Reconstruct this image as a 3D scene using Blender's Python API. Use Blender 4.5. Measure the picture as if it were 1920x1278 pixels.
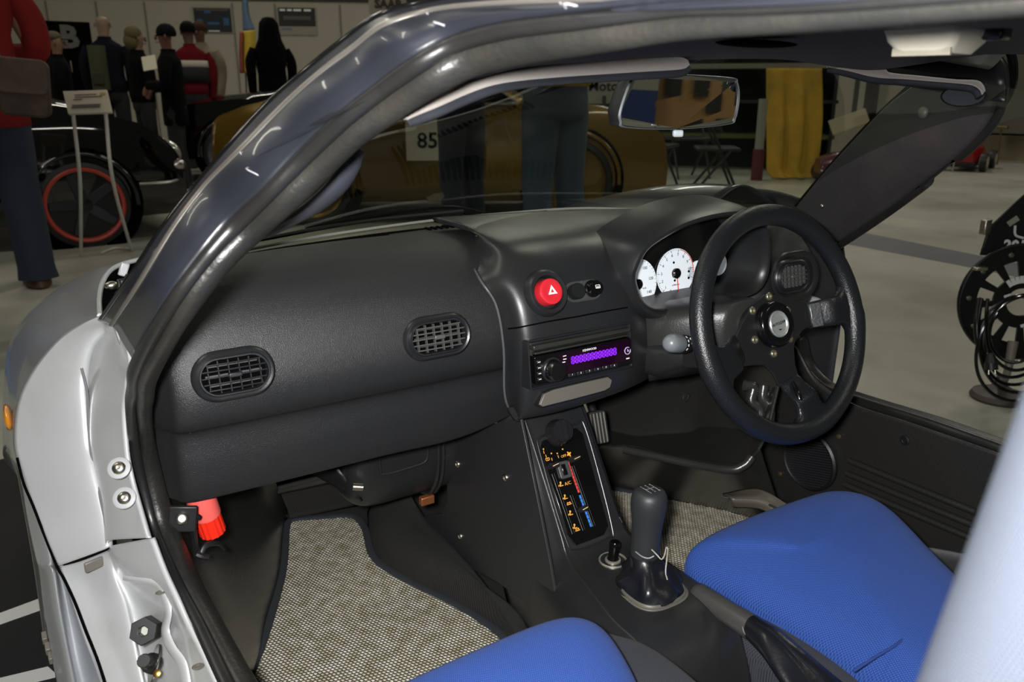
import bpy, bmesh, math, random
from mathutils import Vector, Matrix, Quaternion
random.seed(7)
PI = math.pi
for o in list(bpy.data.objects): bpy.data.objects.remove(o)
S = bpy.context.scene; COL = S.collection
# ---------------------------------------------------------------- camera
F = 1505.0; TH = math.atan(472/1505.0); AL = math.radians(32); CX = Vector((-.69, 0, .95))
GZ = -.05                                   # hall floor height; car centre line is x = 0, forward is +y
cam = bpy.data.cameras.new('camera'); cam_o = bpy.data.objects.new('camera', cam); COL.objects.link(cam_o)
cam.sensor_width = 36; cam.lens = F*36/1920; cam.clip_start = .02; cam.clip_end = 100
cam_o.location = CX; cam_o.rotation_euler = (PI/2-TH, 0, -AL)
cam.dof.use_dof = True; cam.dof.focus_distance = 1.1; cam.dof.aperture_fstop = 9
S.camera = cam_o
# ---------------------------------------------------------------- world, lights, exposure
W = bpy.data.worlds.new('hall_air'); S.world = W; W.use_nodes = True
W.node_tree.nodes['Background'].inputs[0].default_value = (.95, .95, .82, 1)
W.node_tree.nodes['Background'].inputs[1].default_value = .034
S.view_settings.view_transform = 'Standard'; S.view_settings.look = 'None'
S.view_settings.exposure = 0; S.view_settings.gamma = 1; S.view_settings.use_curve_mapping = False
def lamp(name, loc, rot, size, power, color=(1,1,1), sy=None, shape='RECTANGLE'):
    l = bpy.data.lights.new(name, 'AREA'); l.energy = power; l.color = color
    l.shape = shape; l.size = size
    if sy and shape == 'RECTANGLE': l.size_y = sy
    o = bpy.data.objects.new(name, l); COL.objects.link(o); o.location = loc; o.rotation_euler = rot
    return o
# the flash on the photographer's camera
lamp('camera_flash', (-.728, .02, .978), (PI/2-TH, 0, -AL), .05, 25, (1, .99, .98), shape='DISK')
# the hall's ceiling lights, rows of strip lamps five metres up
for i, (lx, ly) in enumerate([(-5, 8), (0, 8), (5, 8), (10, 8), (-4, 13), (2, 13), (8, 13), (-3, 3), (4, 3), (9, 2), (14, 5), (2, -3)]):
    lamp('ceiling_strip_lamp', (lx, ly, 5.0), (0, 0, .3), 2.2, 54, (1, .95, .83), .35)
# ---------------------------------------------------------------- helpers
def ray(px, py):
    r = (px-960)/F; u = -(py-639)/F
    f = math.cos(TH)+u*math.sin(TH); up = -math.sin(TH)+u*math.cos(TH)
    return Vector((r*math.cos(AL)+f*math.sin(AL), -r*math.sin(AL)+f*math.cos(AL), up))
def P(px, py, x=None, y=None, z=None, s=None):
    D = ray(px, py)
    if x is not None: s = (x-CX.x)/D.x
    if y is not None: s = (y-CX.y)/D.y
    if z is not None: s = (z-CX.z)/D.z
    return CX+D*s
def V(*a): return Vector(a)
def cr(pts, n):
    """Catmull-Rom through pts, n samples"""
    m = len(pts)
    if m == 1: return [pts[0].copy() for _ in range(n)]
    out = []
    for i in range(n):
        t = i*(m-1)/(n-1); k = min(int(t), m-2); t -= k
        p1, p2 = pts[k], pts[k+1]
        p0 = pts[k-1] if k > 0 else p1*2-p2
        p3 = pts[k+2] if k+2 < m else p2*2-p1
        out.append(.5*((2*p1)+(p2-p0)*t+(2*p0-5*p1+4*p2-p3)*t*t+(3*p1-p0-3*p2+p3)*t**3))
    return out
def crc(pts, n):
    """closed Catmull-Rom"""
    m = len(pts); out = []
    for i in range(n):
        t = i*m/n; k = int(t); t -= k
        p0, p1, p2, p3 = pts[(k-1) % m], pts[k % m], pts[(k+1) % m], pts[(k+2) % m]
        out.append(.5*((2*p1)+(p2-p0)*t+(2*p0-5*p1+4*p2-p3)*t*t+(3*p1-p0-3*p2+p3)*t**3))
    return out
def FRM(o, x, up):
    """frame at o with x axis, up hint; z = towards the viewer side (x cross y)"""
    x = Vector(x).normalized(); up = Vector(up); y = (up-x*up.dot(x)).normalized(); z = x.cross(y)
    return Matrix(((x.x, y.x, z.x, o[0]), (x.y, y.y, z.y, o[1]), (x.z, y.z, z.z, o[2]), (0, 0, 0, 1)))
I4 = Matrix.Identity(4)
def T(x, y, z): return Matrix.Translation((x, y, z))
def R(a, ax): return Matrix.Rotation(a, 4, ax)
class B:
    def __init__(s): s.v = []; s.f = []
    def add(s, vs, fs, M=I4):
        b = len(s.v); s.v += [M @ Vector(v) for v in vs]; s.f += [[b+i for i in f] for f in fs]; return s
    def box(s, cx, cy, cz, sx, sy, sz, M=I4):
        vs = [(cx+a*sx/2, cy+b*sy/2, cz+c*sz/2) for a in (-1, 1) for b in (-1, 1) for c in (-1, 1)]
        return s.add(vs, [(0,1,3,2),(4,6,7,5),(0,4,5,1),(2,3,7,6),(0,2,6,4),(1,5,7,3)], M)
    def loft(s, rings, closed=True, caps=True, M=I4):
        n = len(rings[0]); vs = [v for r in rings for v in r]; fs = []
        for i in range(len(rings)-1):
            for j in range(n if closed else n-1):
                k = (j+1) % n; fs.append((i*n+j, i*n+k, (i+1)*n+k, (i+1)*n+j))
        if closed and caps: fs.append(tuple(range(n-1, -1, -1))); fs.append(tuple((len(rings)-1)*n+i for i in range(n)))
        return s.add(vs, fs, M)
    def lathe(s, prof, M=I4, seg=32, caps=True):
        """prof: (radius, height) pairs about local z"""
        rings = [[(r*math.cos(2*PI*k/seg), r*math.sin(2*PI*k/seg), h) for k in range(seg)] for r, h in prof]
        return s.loft(rings, True, caps, M)
    def cyl(s, p, q, r, seg=16, r2=None):
        return s.tube([Vector(p), Vector(q)], [r, r if r2 is None else r2], seg, raw=True)
    def tube(s, path, r, seg=12, n=None, raw=False, closed=False, ez=1.0, up=None):
        path = [Vector(p) for p in path]
        if not raw:
            n = n or len(path)*6
            if isinstance(r, (list, tuple)):
                rr = cr([Vector((a, 0, 0)) for a in r], n); r = [max(a.x, .0003) for a in rr]
            path = crc(path, n) if closed else cr(path, n)
        m = len(path)
        if not isinstance(r, (list, tuple)): r = [r]*m
        rings = []; prev = None
        for i in range(m):
            if closed: t = path[(i+1) % m]-path[i-1]
            else: t = path[min(i+1, m-1)]-path[max(i-1, 0)]
            t = t.normalized() if t.length > 1e-9 else Vector((0, 0, 1))
            if up is not None: a = Vector(up)
            elif prev is None: a = Vector((0, 0, 1)) if abs(t.z) < .9 else Vector((1, 0, 0))
            else: a = prev
            u = (a-t*a.dot(t)); u = u.normalized() if u.length > 1e-6 else t.orthogonal().normalized()
            prev = u; w = t.cross(u)
            rings.append([path[i]+(w*math.cos(2*PI*k/seg)+u*math.sin(2*PI*k/seg)*ez)*r[i] for k in range(seg)])
        if closed:
            rings.append(rings[0]); return s.loft(rings, True, False)
        return s.loft(rings, True, True)
    def extr(s, pts, z0, z1, M=I4):
        """polygon outline pts (2D ccw) extruded z0..z1"""
        return s.loft([[(p[0], p[1], z0) for p in pts], [(p[0], p[1], z1) for p in pts]], True, True, M)
    def ell(s, c, rx, ry, rz, M=I4, seg=20, rg=12):
        rings = []
        for i in range(rg+1):
            a = -PI/2+PI*i/rg; q = max(math.cos(a), .02)
            rings.append([(c[0]+rx*q*math.cos(2*PI*k/seg), c[1]+ry*q*math.sin(2*PI*k/seg), c[2]+rz*math.sin(a)) for k in range(seg)])
        return s.loft(rings, True, True, M)
    def build(s, name, m, parent=None, smooth=True, bevel=0, sub=0, thick=0, seg=2, ang=40, off=0):
        me = bpy.data.meshes.new(name); org = Vector((0, 0, 0)); r = parent
        while r is not None: org += r.location; r = r.parent
        me.from_pydata([v-org for v in s.v], [], s.f); me.update()
        bm = bmesh.new(); bm.from_mesh(me); bmesh.ops.remove_doubles(bm, verts=bm.verts, dist=1e-6)
        bmesh.ops.recalc_face_normals(bm, faces=bm.faces); bm.to_mesh(me); bm.free()
        if smooth:
            for p in me.polygons: p.use_smooth = True
            me.set_sharp_from_angle(angle=math.radians(ang))
        o = bpy.data.objects.new(name, me); COL.objects.link(o)
        if m: me.materials.append(m)
        if parent is not None: o.parent = parent
        if thick:
            d = o.modifiers.new('thick', 'SOLIDIFY'); d.thickness = thick; d.offset = off
        if bevel:
            d = o.modifiers.new('bevel', 'BEVEL'); d.width = bevel; d.segments = seg; d.limit_method = 'ANGLE'; d.angle_limit = math.radians(35); d.harden_normals = False
        if sub:
            d = o.modifiers.new('sub', 'SUBSURF'); d.levels = sub; d.render_levels = sub
        return o
def sheet(rows, nu=40, nv=24):
    """rows: list of lists of Vectors. smooth interpolated grid -> B"""
    rs = [cr([Vector(p) for p in r], nu) for r in rows]
    cols = [cr([rs[i][j] for i in range(len(rs))], nv) for j in range(nu)]
    b = B(); b.loft([[cols[j][i] for j in range(nu)] for i in range(nv)], False, False)
    return b
def ribbon(A, Bp, bulge, n=90, seg=16, flat=.35, toward=CX):
    """closed strip between two edge curves with a rounded face towards 'toward'"""
    a = cr([Vector(p) for p in A], n); b = cr([Vector(p) for p in Bp], n); rings = []
    for i in range(n):
        c = (a[i]+b[i])/2; h = (b[i]-a[i])/2
        t = a[min(i+1, n-1)]-a[max(i-1, 0)]
        nn = t.cross(h).normalized()
        if nn.dot(toward-c) < 0: nn = -nn
        ring = []
        for k in range(seg):
            q = 2*PI*k/seg; sn = math.sin(q)
            ring.append(c+h*math.copysign(abs(math.cos(q))**.8, math.cos(q))+nn*(sn*bulge if sn > 0 else sn*bulge*flat))
        rings.append(ring)
    o = B(); o.loft(rings, True, True); return o
def thing(name, label, cat, loc=(0,0,0), group=None, kind=None):
    o = bpy.data.objects.new(name, None); COL.objects.link(o); o.location = loc; o.empty_display_size = .05
    if kind: o['kind'] = kind
    else: o['label'] = label; o['category'] = cat
    if group: o['group'] = group
    return o
def tag(o, label, cat, group=None, kind=None):
    o['label'] = label; o['category'] = cat
    if group: o['group'] = group
    if kind: o['kind'] = kind
    return o
def struct(o): o['kind'] = 'structure'; return o
def part_label(o, l): o['label'] = l; return o
def text(name, s, M, size, m, parent, ext=.0002, align='CENTER', shear=0, bold=0):
    cu = bpy.data.curves.new(name, 'FONT'); cu.body = s; cu.size = size; cu.extrude = ext; cu.align_x = align; cu.align_y = 'CENTER'; cu.shear = shear; cu.offset = bold; cu.resolution_u = 2
    o = bpy.data.objects.new(name, cu); COL.objects.link(o)
    dg = bpy.context.evaluated_depsgraph_get(); me = bpy.data.meshes.new_from_object(o.evaluated_get(dg)); bpy.data.objects.remove(o)
    b = B(); b.add([v.co[:] for v in me.vertices], [list(p.vertices) for p in me.polygons], M)
    bpy.data.meshes.remove(me)
    return b.build(name, m, parent, smooth=False)
def rrect(w, h, r, n=5):
    out = []
    for cx, cy, a0 in ((w/2-r, h/2-r, 0), (-w/2+r, h/2-r, 90), (-w/2+r, -h/2+r, 180), (w/2-r, -h/2+r, 270)):
        for k in range(n+1):
            a = math.radians(a0+90*k/n); out.append((cx+r*math.cos(a), cy+r*math.sin(a)))
    return out
# ---------------------------------------------------------------- materials
def lin(c):
    return tuple((x/12.92 if x <= .04045 else ((x+.055)/1.055)**2.4) for x in c)
def H(h):
    return lin((int(h[0:2], 16)/255, int(h[2:4], 16)/255, int(h[4:6], 16)/255))
def mat(name, col, rough=.5, metal=0, spec=.5, coat=0, bump=None, vary=None, trans=0, emit=None, ior=None, sheen=0):
    """bump: (kind, scale, strength[, detail]); vary: (scale, other colour, lo, hi)"""
    m = bpy.data.materials.new(name); m.use_nodes = True; nt = m.node_tree; p = nt.nodes['Principled BSDF']
    col = H(col) if isinstance(col, str) else col
    p.inputs['Base Color'].default_value = (*col, 1); p.inputs['Roughness'].default_value = rough; p.inputs['Metallic'].default_value = metal
    p.inputs['Specular IOR Level'].default_value = spec; p.inputs['Coat Weight'].default_value = coat; p.inputs['Coat Roughness'].default_value = .06
    if trans: p.inputs['Transmission Weight'].default_value = trans
    if ior: p.inputs['IOR'].default_value = ior
    if sheen: p.inputs['Sheen Weight'].default_value = sheen
    if emit: p.inputs['Emission Color'].default_value = (*H(emit[0]), 1); p.inputs['Emission Strength'].default_value = emit[1]
    tc = nt.nodes.new('ShaderNodeTexCoord')
    if vary:
        n = nt.nodes.new('ShaderNodeTexNoise'); n.inputs['Scale'].default_value = vary[0]; n.inputs['Detail'].default_value = 6; n.inputs['Roughness'].default_value = .65
        nt.links.new(tc.outputs['Object'], n.inputs['Vector'])
        r = nt.nodes.new('ShaderNodeValToRGB'); r.color_ramp.elements[0].position = vary[2]; r.color_ramp.elements[1].position = vary[3]
        r.color_ramp.elements[0].color = (*col, 1); r.color_ramp.elements[1].color = (*H(vary[1]), 1)
        nt.links.new(n.outputs['Fac'], r.inputs['Fac']); nt.links.new(r.outputs['Color'], p.inputs['Base Color'])
    if bump:
        if bump[0] == 'noise':
            n = nt.nodes.new('ShaderNodeTexNoise'); n.inputs['Scale'].default_value = bump[1]; n.inputs['Detail'].default_value = bump[3] if len(bump) > 3 else 3; o = n.outputs['Fac']
        else:
            n = nt.nodes.new('ShaderNodeTexVoronoi'); n.inputs['Scale'].default_value = bump[1]; o = n.outputs['Distance']
        nt.links.new(tc.outputs['Object'], n.inputs['Vector'])
        bp = nt.nodes.new('ShaderNodeBump'); bp.inputs['Strength'].default_value = bump[2]; bp.inputs['Distance'].default_value = .001
        nt.links.new(o, bp.inputs['Height']); nt.links.new(bp.outputs['Normal'], p.inputs['Normal'])
    return m
def weave(name, c1, c2, su, sv, ax=(1, 0, 0), ay=(0, 1, 0), rough=.9, bump=.6, jit=.0, mixnoise=None, dist=.001):
    """woven cloth: over-under thread pattern in object space along directions ax, ay"""
    m = bpy.data.materials.new(name); m.use_nodes = True; nt = m.node_tree; L = nt.links.new; N = nt.nodes.new; p = nt.nodes['Principled BSDF']
    p.inputs['Roughness'].default_value = rough; p.inputs['Specular IOR Level'].default_value = .2; p.inputs['Sheen Weight'].default_value = .04
    tc = N('ShaderNodeTexCoord'); ns = N('ShaderNodeTexNoise'); ns.inputs['Scale'].default_value = 30; L(tc.outputs['Object'], ns.inputs['Vector'])
    def mth(op, a, b=None):
        n = N('ShaderNodeMath'); n.operation = op
        for i, q in enumerate((a, b)):
            if q is None: continue
            if isinstance(q, (int, float)): n.inputs[i].default_value = q
            else: L(q, n.inputs[i])
        return n.outputs[0]
    def dot(vec):
        n = N('ShaderNodeVectorMath'); n.operation = 'DOT_PRODUCT'; L(tc.outputs['Object'], n.inputs[0]); n.inputs[1].default_value = vec; return n.outputs['Value']
    u = mth('ADD', mth('MULTIPLY', dot(ax), su*PI), mth('MULTIPLY', ns.outputs['Fac'], jit)); v = mth('ADD', mth('MULTIPLY', dot(ay), sv*PI), mth('MULTIPLY', ns.outputs['Fac'], jit))
    h = mth('ABSOLUTE', mth('MULTIPLY', mth('SINE', u), mth('SINE', mth('ADD', v, mth('MULTIPLY', mth('FLOOR', mth('DIVIDE', u, PI)), PI/2)))))
    r = N('ShaderNodeValToRGB'); r.color_ramp.elements[0].position = .05; r.color_ramp.elements[1].position = .6
    r.color_ramp.elements[0].color = (*H(c2), 1); r.color_ramp.elements[1].color = (*H(c1), 1); L(h, r.inputs['Fac'])
    if mixnoise:
        n2 = N('ShaderNodeTexNoise'); n2.inputs['Scale'].default_value = mixnoise[0]; n2.inputs['Detail'].default_value = 4; L(tc.outputs['Object'], n2.inputs['Vector'])
        mx = N('ShaderNodeMix'); mx.data_type = 'RGBA'; mx.blend_type = 'MULTIPLY'; rr = N('ShaderNodeValToRGB'); rr.color_ramp.elements[0].position = .35; rr.color_ramp.elements[1].position = .65
        rr.color_ramp.elements[0].color = (*H(mixnoise[1]), 1); rr.color_ramp.elements[1].color = (1, 1, 1, 1); L(n2.outputs['Fac'], rr.inputs['Fac'])
        mx.inputs['Factor'].default_value = 1; L(r.outputs['Color'], mx.inputs[6]); L(rr.outputs['Color'], mx.inputs[7]); L(mx.outputs[2], p.inputs['Base Color'])
    else: L(r.outputs['Color'], p.inputs['Base Color'])
    bp = N('ShaderNodeBump'); bp.inputs['Strength'].default_value = bump; bp.inputs['Distance'].default_value = dist; L(h, bp.inputs['Height']); L(bp.outputs['Normal'], p.inputs['Normal'])
    return m
M = {}
M['pad'] = mat('grained_black_plastic', '1b1c1e', .44, bump=('noise', 950, .6, 2), vary=(3, '20201e', .35, .7))
M['pad_smooth'] = mat('satin_black_plastic', '1e1f21', .36, bump=('noise', 700, .12), vary=(5, '232321', .4, .7))
M['panel'] = mat('flat_black_panel', '222325', .5, bump=('noise', 300, .08))
M['black'] = mat('black_plastic', '141516', .45)
M['gloss'] = mat('gloss_black_plastic', '0b0b0c', .16)
M['void'] = mat('dark_cavity', '050505', .9, spec=.02)
M['vent'] = mat('vent_plastic', '1d1e20', .35)
M['slat'] = mat('vent_slat_plastic', '4a4a48', .38)
M['rubber'] = mat('seal_rubber', '161617', .38, bump=('noise', 160, .25), vary=(9, '1f1e1b', .4, .75))
M['rubber2'] = mat('seal_rubber_worn', '1d1d1b', .40, bump=('noise', 240, .6), vary=(14, '2a2824', .4, .75))
M['pillar'] = mat('satin_dark_blue_grey_paint', '1d1f25', .36, coat=.25, vary=(2, '1a1c22', .4, .7))
M['chrome'] = mat('bright_trim', 'b9b7b2', .25, 1)
M['steel'] = mat('screw_steel', 'b5b1a4', .3, 1, bump=('noise', 900, .2))
M['silver'] = mat('silver_car_paint', 'b4b7ba', .38, .6, coat=.5, bump=('noise', 1500, .04))
M['silver_in'] = mat('light_silver_jamb_paint', 'babcbd', .35, .3, coat=.5, vary=(7, 'a8a7a0', .5, .9))
M['tray'] = mat('grey_brown_tray_plastic', '5a5750', .45)
M['leather'] = mat('black_leather', '15171a', .34, bump=('noise', 260, .5, 4))
M['leather_rim'] = mat('steering_rim_leather', '17191c', .33, bump=('noise', 520, .55, 3))
M['leather_boot'] = mat('soft_boot_leather', '15161a', .27, bump=('noise', 45, 1.0, 4))
M['foam'] = mat('soft_black_foam', '26282a', .5)
M['moulded'] = mat('scuffed_moulded_plastic', '2b2b2a', .26, bump=('noise', 300, .25), vary=(11, '2d2b27', .5, .8))
M['kick'] = mat('vinyl_side_panel', '222120', .48, bump=('noise', 260, .5))
M['red'] = mat('red_button', 'c0252f', .3)
M['flare'] = mat('red_flare_plastic', 'e02a18', .35)
M['flare_cap'] = mat('pink_red_band_plastic', 'f0645c', .4)
M['white'] = mat('white_print', 'e9e9e6', .6)
M['offwhite'] = mat('lamp_lens_cream', 'd2cdbb', .4, bump=('noise', 90, .1))
M['dial'] = mat('white_dial_face', 'dfe6ec', .6, emit=('dfe6ec', .12))
M['needle'] = mat('red_needle', 'd4503c', .5)
M['orange'] = mat('orange_print', 'd99a3a', .6, emit=('d99a3a', .1))
M['redline'] = mat('red_print', 'cc3b38', .6)
M['blueline'] = mat('blue_print', '2f7ad0', .6)
M['purple'] = mat('purple_display_digits', '6a1fd0', .5, emit=('7a1cf2', 1.6))
M['display'] = mat('dark_purple_display', '150512', .12, emit=('30062e', .10))
M['mirror'] = mat('mirror_glass', 'd8dcdc', .015, 1)
M['visor'] = mat('grey_brown_visor_felt', '6e6863', .95, bump=('noise', 500, .4), sheen=.3)
M['visor_e'] = mat('dark_grey_visor_edge', '1c1e22', .7, spec=.12, bump=('noise', 600, .3))
M['headliner'] = mat('dark_headliner', '423f45', .65, bump=('noise', 500, .5))
M['carpet'] = weave('black_ribbed_carpet', '2a2927', '0d0d0d', 620, 620, bump=.8, jit=2)
M['mat_r'] = weave('beige_grey_woven_mat', 'ece8d6', '4c483c', 180, 150, ax=(.94, .34, 0), ay=(-.34, .94, 0), bump=1, jit=1.6, mixnoise=(45, 'c9c3ae'), dist=.002)
M['matedge'] = mat('dark_mat_binding', '22272c', .9, bump=('noise', 500, .8))
M['blue'] = weave('blue_seat_cloth', '38589f', '1b357a', 420, 420, ax=(.8, .6, .1), ay=(-.6, .8, .1), bump=.5, dist=.0006)
M['greycloth'] = weave('pale_grey_seat_cloth', '43474f', '2e3137', 830, 700, ax=(.1, .3, 1), ay=(.6, .8, -.3), bump=.6)
M['greycloth'].node_tree.nodes['Principled BSDF'].inputs['Sheen Weight'].default_value = 0; M['greycloth'].node_tree.nodes['Principled BSDF'].inputs['Specular IOR Level'].default_value = .03
M['bolster'] = weave('charcoal_bolster_cloth', '3c3e45', '26272c', 420, 420, ax=(.8, .6, 0), ay=(-.6, .8, 0), bump=.4, dist=.0006)
M['copper'] = mat('copper_clip', 'a3653f', .4, .7)
M['amber'] = mat('amber_lens', 'c9801f', .15, coat=1)
def glass_mat():
    m = bpy.data.materials.new('tinted_windscreen_glass'); m.use_nodes = True; nt = m.node_tree; nt.nodes.clear()
    o = nt.nodes.new('ShaderNodeOutputMaterial'); t = nt.nodes.new('ShaderNodeBsdfTransparent'); g = nt.nodes.new('ShaderNodeBsdfGlossy'); f = nt.nodes.new('ShaderNodeLayerWeight'); f.inputs[0].default_value = .5; q = nt.nodes.new('ShaderNodeMath'); q.operation = 'POWER'; q.inputs[1].default_value = 4.5; q2 = nt.nodes.new('ShaderNodeMath'); q2.operation = 'MULTIPLY_ADD'; q2.inputs[1].default_value = .8; q2.inputs[2].default_value = .035; nt.links.new(f.outputs['Facing'], q.inputs[0]); nt.links.new(q.outputs[0], q2.inputs[0]); mx = nt.nodes.new('ShaderNodeMixShader')
    t.inputs[0].default_value = (.80, .85, .79, 1); g.inputs['Roughness'].default_value = .01
    nt.links.new(q2.outputs[0], mx.inputs[0]); nt.links.new(t.outputs[0], mx.inputs[1]); nt.links.new(g.outputs[0], mx.inputs[2]); nt.links.new(mx.outputs[0], o.inputs[0]); return m
M['glass'] = glass_mat()
# ================================================================ car body
body = thing('sports_car', 'silver low sports car body with black pillars, rubber door seals and open doorways', 'car', (0, 0, GZ))
# --- near door opening: five edge curves of the pillar and roof rail, from the sill end of the pillar up and back
EDG = [  # glass edge, outer pillar edge, inner pillar edge, seal seam, trim inner edge, x of the trim inner edge
 ((187,596),(212,612),(248,673),(263,705),(295,700),-.588), ((245,510),(265,530),(300,576),(325,590),(352,598),-.572),
 ((302,426),(328,426),(372,478),(395,494),(425,502),-.540), ((360,352),(385,350),(432,408),(457,430),(490,440),-.510),
 ((430,268),(450,285),(492,352),(520,366),(555,385),-.490), ((500,190),(520,213),(560,280),(583,306),(617,325),-.468),
 ((567,133),(590,148),(632,212),(655,238),(683,262),-.452), ((640,73),(660,95),(705,155),(726,182),(750,220),-.436),
 ((707,27),(720,50),(770,108),(800,130),(832,168),-.42), ((780,5),(800,24),(845,68),(870,92),(907,134),-.40),
 ((880,-12),(895,12),(935,43),(965,65),(1000,113),-.39), ((1010,-20),(1050,5),(1085,24),(1105,48),(1140,88),-.38),
 ((1200,-30),(1210,0),(1273,7),(1275,28),(1275,67),-.375), ((1500,-50),(1500,-15),(1560,-12),(1580,0),(1600,35),-.37),
 ((1820,-70),(1850,-48),(1900,-40),(1910,-30),(1920,2),-.37), ((2200,-110),(2220,-90),(2240,-80),(2250,-70),(2270,-40),-.37)]
LOW = [((243,714),(258,745),(287,745),-.59), ((237,757),(256,775),(286,790),-.59), ((243,852),(266,852),(293,852),-.585), ((263,935),(283,930),(313,935),-.58),
 ((283,1009),(304,1002),(335,998),-.575), ((317,1092),(342,1085),(377,1099),-.57), ((360,1175),(388,1172),(423,1185),-.56), ((407,1278),(440,1278),(477,1278),-.55), ((440,1340),(475,1340),(515,1340),-.545)]
def sdep(px, py, x): return (x-CX.x)/ray(px, py).x
g4=[];g3=[];g2=[];g1=[];g0=[]
for a4, a3, a2, a1, a0, x in EDG:
    s0 = sdep(*a0, x); g0.append(P(*a0, s=s0)); g1.append(P(*a1, s=s0*.965)); g2.append(P(*a2, s=s0*.955)); g3.append(P(*a3, s=s0*.99)); g4.append(P(*a4, s=s0*1.05))
l2=[];l1=[];l0=[]
for a2, a1, a0, x in LOW:
    s0 = sdep(*a0, x); l0.append(P(*a0, s=s0)); l1.append(P(*a1, s=s0*.97)); l2.append(P(*a2, s=s0*.965))
g23 = [(a+b)/2+(CX-a).normalized()*.008 for a, b in zip(g2, g3)]
ap = sheet([g4, g3, g23, g2], 90, 14).build('pillar_shell', M['pillar'], body, thick=.004, off=-1)
ribbon(g4, [a+(b-a)*.22 for a, b in zip(g4, g3)], .002, n=110).build('glass_edge_strip', M['gloss'], body)
ribbon([a+(b-a)*.78 for a, b in zip(g4, g3)], g3, .0022, n=110).build('bright_edge_trim', mat('dull_edge_trim', '8c8881', .35, .8), body)
b = B()                                                        # seam steps across the pillar shell
for i in (4, 9, 11):
    k = [g3[i]+(g2[i]-g3[i])*t+V(.004*math.sin(t*9), 0, -.003*math.sin(t*7)) for t in (0, .3, .55, .8, 1)]
    k = [p+(CX-p).normalized()*(.008*4*t*(1-t)*.75+.0015) for p, t in zip(k, (0, .3, .55, .8, 1))]
    b.tube(k, .0007, 6)
part_label(b.build('panel_seam', mat('seam_filler', '7d7c7d', .6), body), 'pale seam lines across the pillar')
s2 = l2[::-1]+g2; s1 = l1[::-1]+g1; s0 = l0[::-1]+g0
ribbon(s2, s1, .006, n=200).build('outer_door_seal', M['rubber'], body)
ribbon(s1, s0, .008, n=200).build('inner_seal_trim', M['rubber2'], body)
# --- light jamb face that the door shuts against
J = [[(187,597,1.07),(205,603,1.05),(214,606,1.02),(226,612,1.00),(236,622,.95)],
     [(150,615,1.08),(185,622,1.06),(198,626,1.07),(222,628,1.02),(246,655,.93)],
     [(108,645,1.09),(163,652,1.07),(176,657,1.09),(208,655,1.03),(250,690,.94)],
     [(62,702,1.10),(152,700,1.08),(163,708,1.11),(190,702,1.05),(243,720,.95)],
     [(36,760,1.11),(152,760,1.08),(164,766,1.11),(182,760,1.06),(238,765,.98)],
     [(30,830,1.11),(158,830,1.08),(170,834,1.11),(184,828,1.05),(243,845,.99)],
     [(42,880,1.10),(168,880,1.07),(180,884,1.10),(192,878,1.05),(252,893,.99)],
     [(60,935,1.09),(182,935,1.06),(193,938,1.09),(203,932,1.04),(264,937,.98)],
     [(86,1000,1.07),(193,985,1.05),(200,985,1.07),(208,980,1.03),(276,978,.965)],
     [(112,1060,1.06),(196,1030,1.04),(204,1022,1.045),(212,1012,1.02),(285,1008,.95)]]
jb = sheet([[P(a, c, s=s*.93) for a, c, s in r] for r in J], 60, 70)
jb.build('door_jamb', M['silver_in'], body, thick=.004, off=-1)
B().tube([P(a, c, s=s*.93-.009) for a, c, s in [(153,690,1.08),(163,735,1.085),(166,790,1.088),(171,850,1.085),(182,905,1.075),(193,955,1.06),(202,1000,1.04)]], .0016, 8, n=60).build('jamb_groove', mat('groove_grey','5c5e61',.6), body)
ribbon([P(a,c,s=.955*s) for a,c,s in [(187,597,1.04),(205,600,1.0),(219,607,.98),(226,622,.97),(232,642,.96),(243,655,.945),(250,672,.94)]],
       [P(a,c,s=.95*s) for a,c,s in [(187,603,1.04),(203,607,1.0),(213,616,.98),(218,630,.97),(225,648,.96),(238,664,.945),(246,680,.94)]], .003, n=40).build('sealant_bead', M['silver'], body)
# --- fender skin running forward from the shut line
edge = [P(187,597,s=.995), P(150,615,s=1.004), P(108,645,s=1.013), P(62,702,s=1.023), P(36,760,s=1.032), P(27,830,s=1.035), P(38,885,s=1.025), P(58,938,s=1.013)]
fr = [[p+V(0, 0, .001) for p in edge]]
for L in ([(188,562,1.16),(150,574,1.17),(108,594,1.18),(64,632,1.18),(36,680,1.17),(20,745,1.16),(16,822,1.13),(28,885,1.11)],
          [(205,520,1.42),(168,526,1.43),(125,542,1.44),(76,572,1.44),(42,606,1.42),(18,655,1.38),(10,745,1.33),(14,840,1.28)],
          [(228,496,1.66),(186,503,1.68),(140,522,1.70),(90,555,1.70),(50,594,1.66),(18,646,1.60),(6,745,1.52),(5,850,1.45)],
          [(262,500,1.95),(215,508,1.98),(165,528,2.0),(108,560,2.0),(64,602,1.95),(30,660,1.88),(16,760,1.75),(14,870,1.65)],
          [(300,560,2.15),(250,565,2.2),(200,585,2.2),(140,610,2.2),(95,650,2.15),(60,700,2.05),(45,800,1.95),(40,900,1.85)]):
    fr.append([P(a, c, s=s) for a, c, s in L])
sheet(fr, 50, 40).build('fender', M['silver'], body, thick=.003, off=-1)
part_label(B().ell((0,0,0), .006, .033, .016, T(*(P(21,780,s=1.10)+V(-.004,0,0)))).build('side_repeater', M['amber'], body), 'amber side lamp on the fender')
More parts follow.
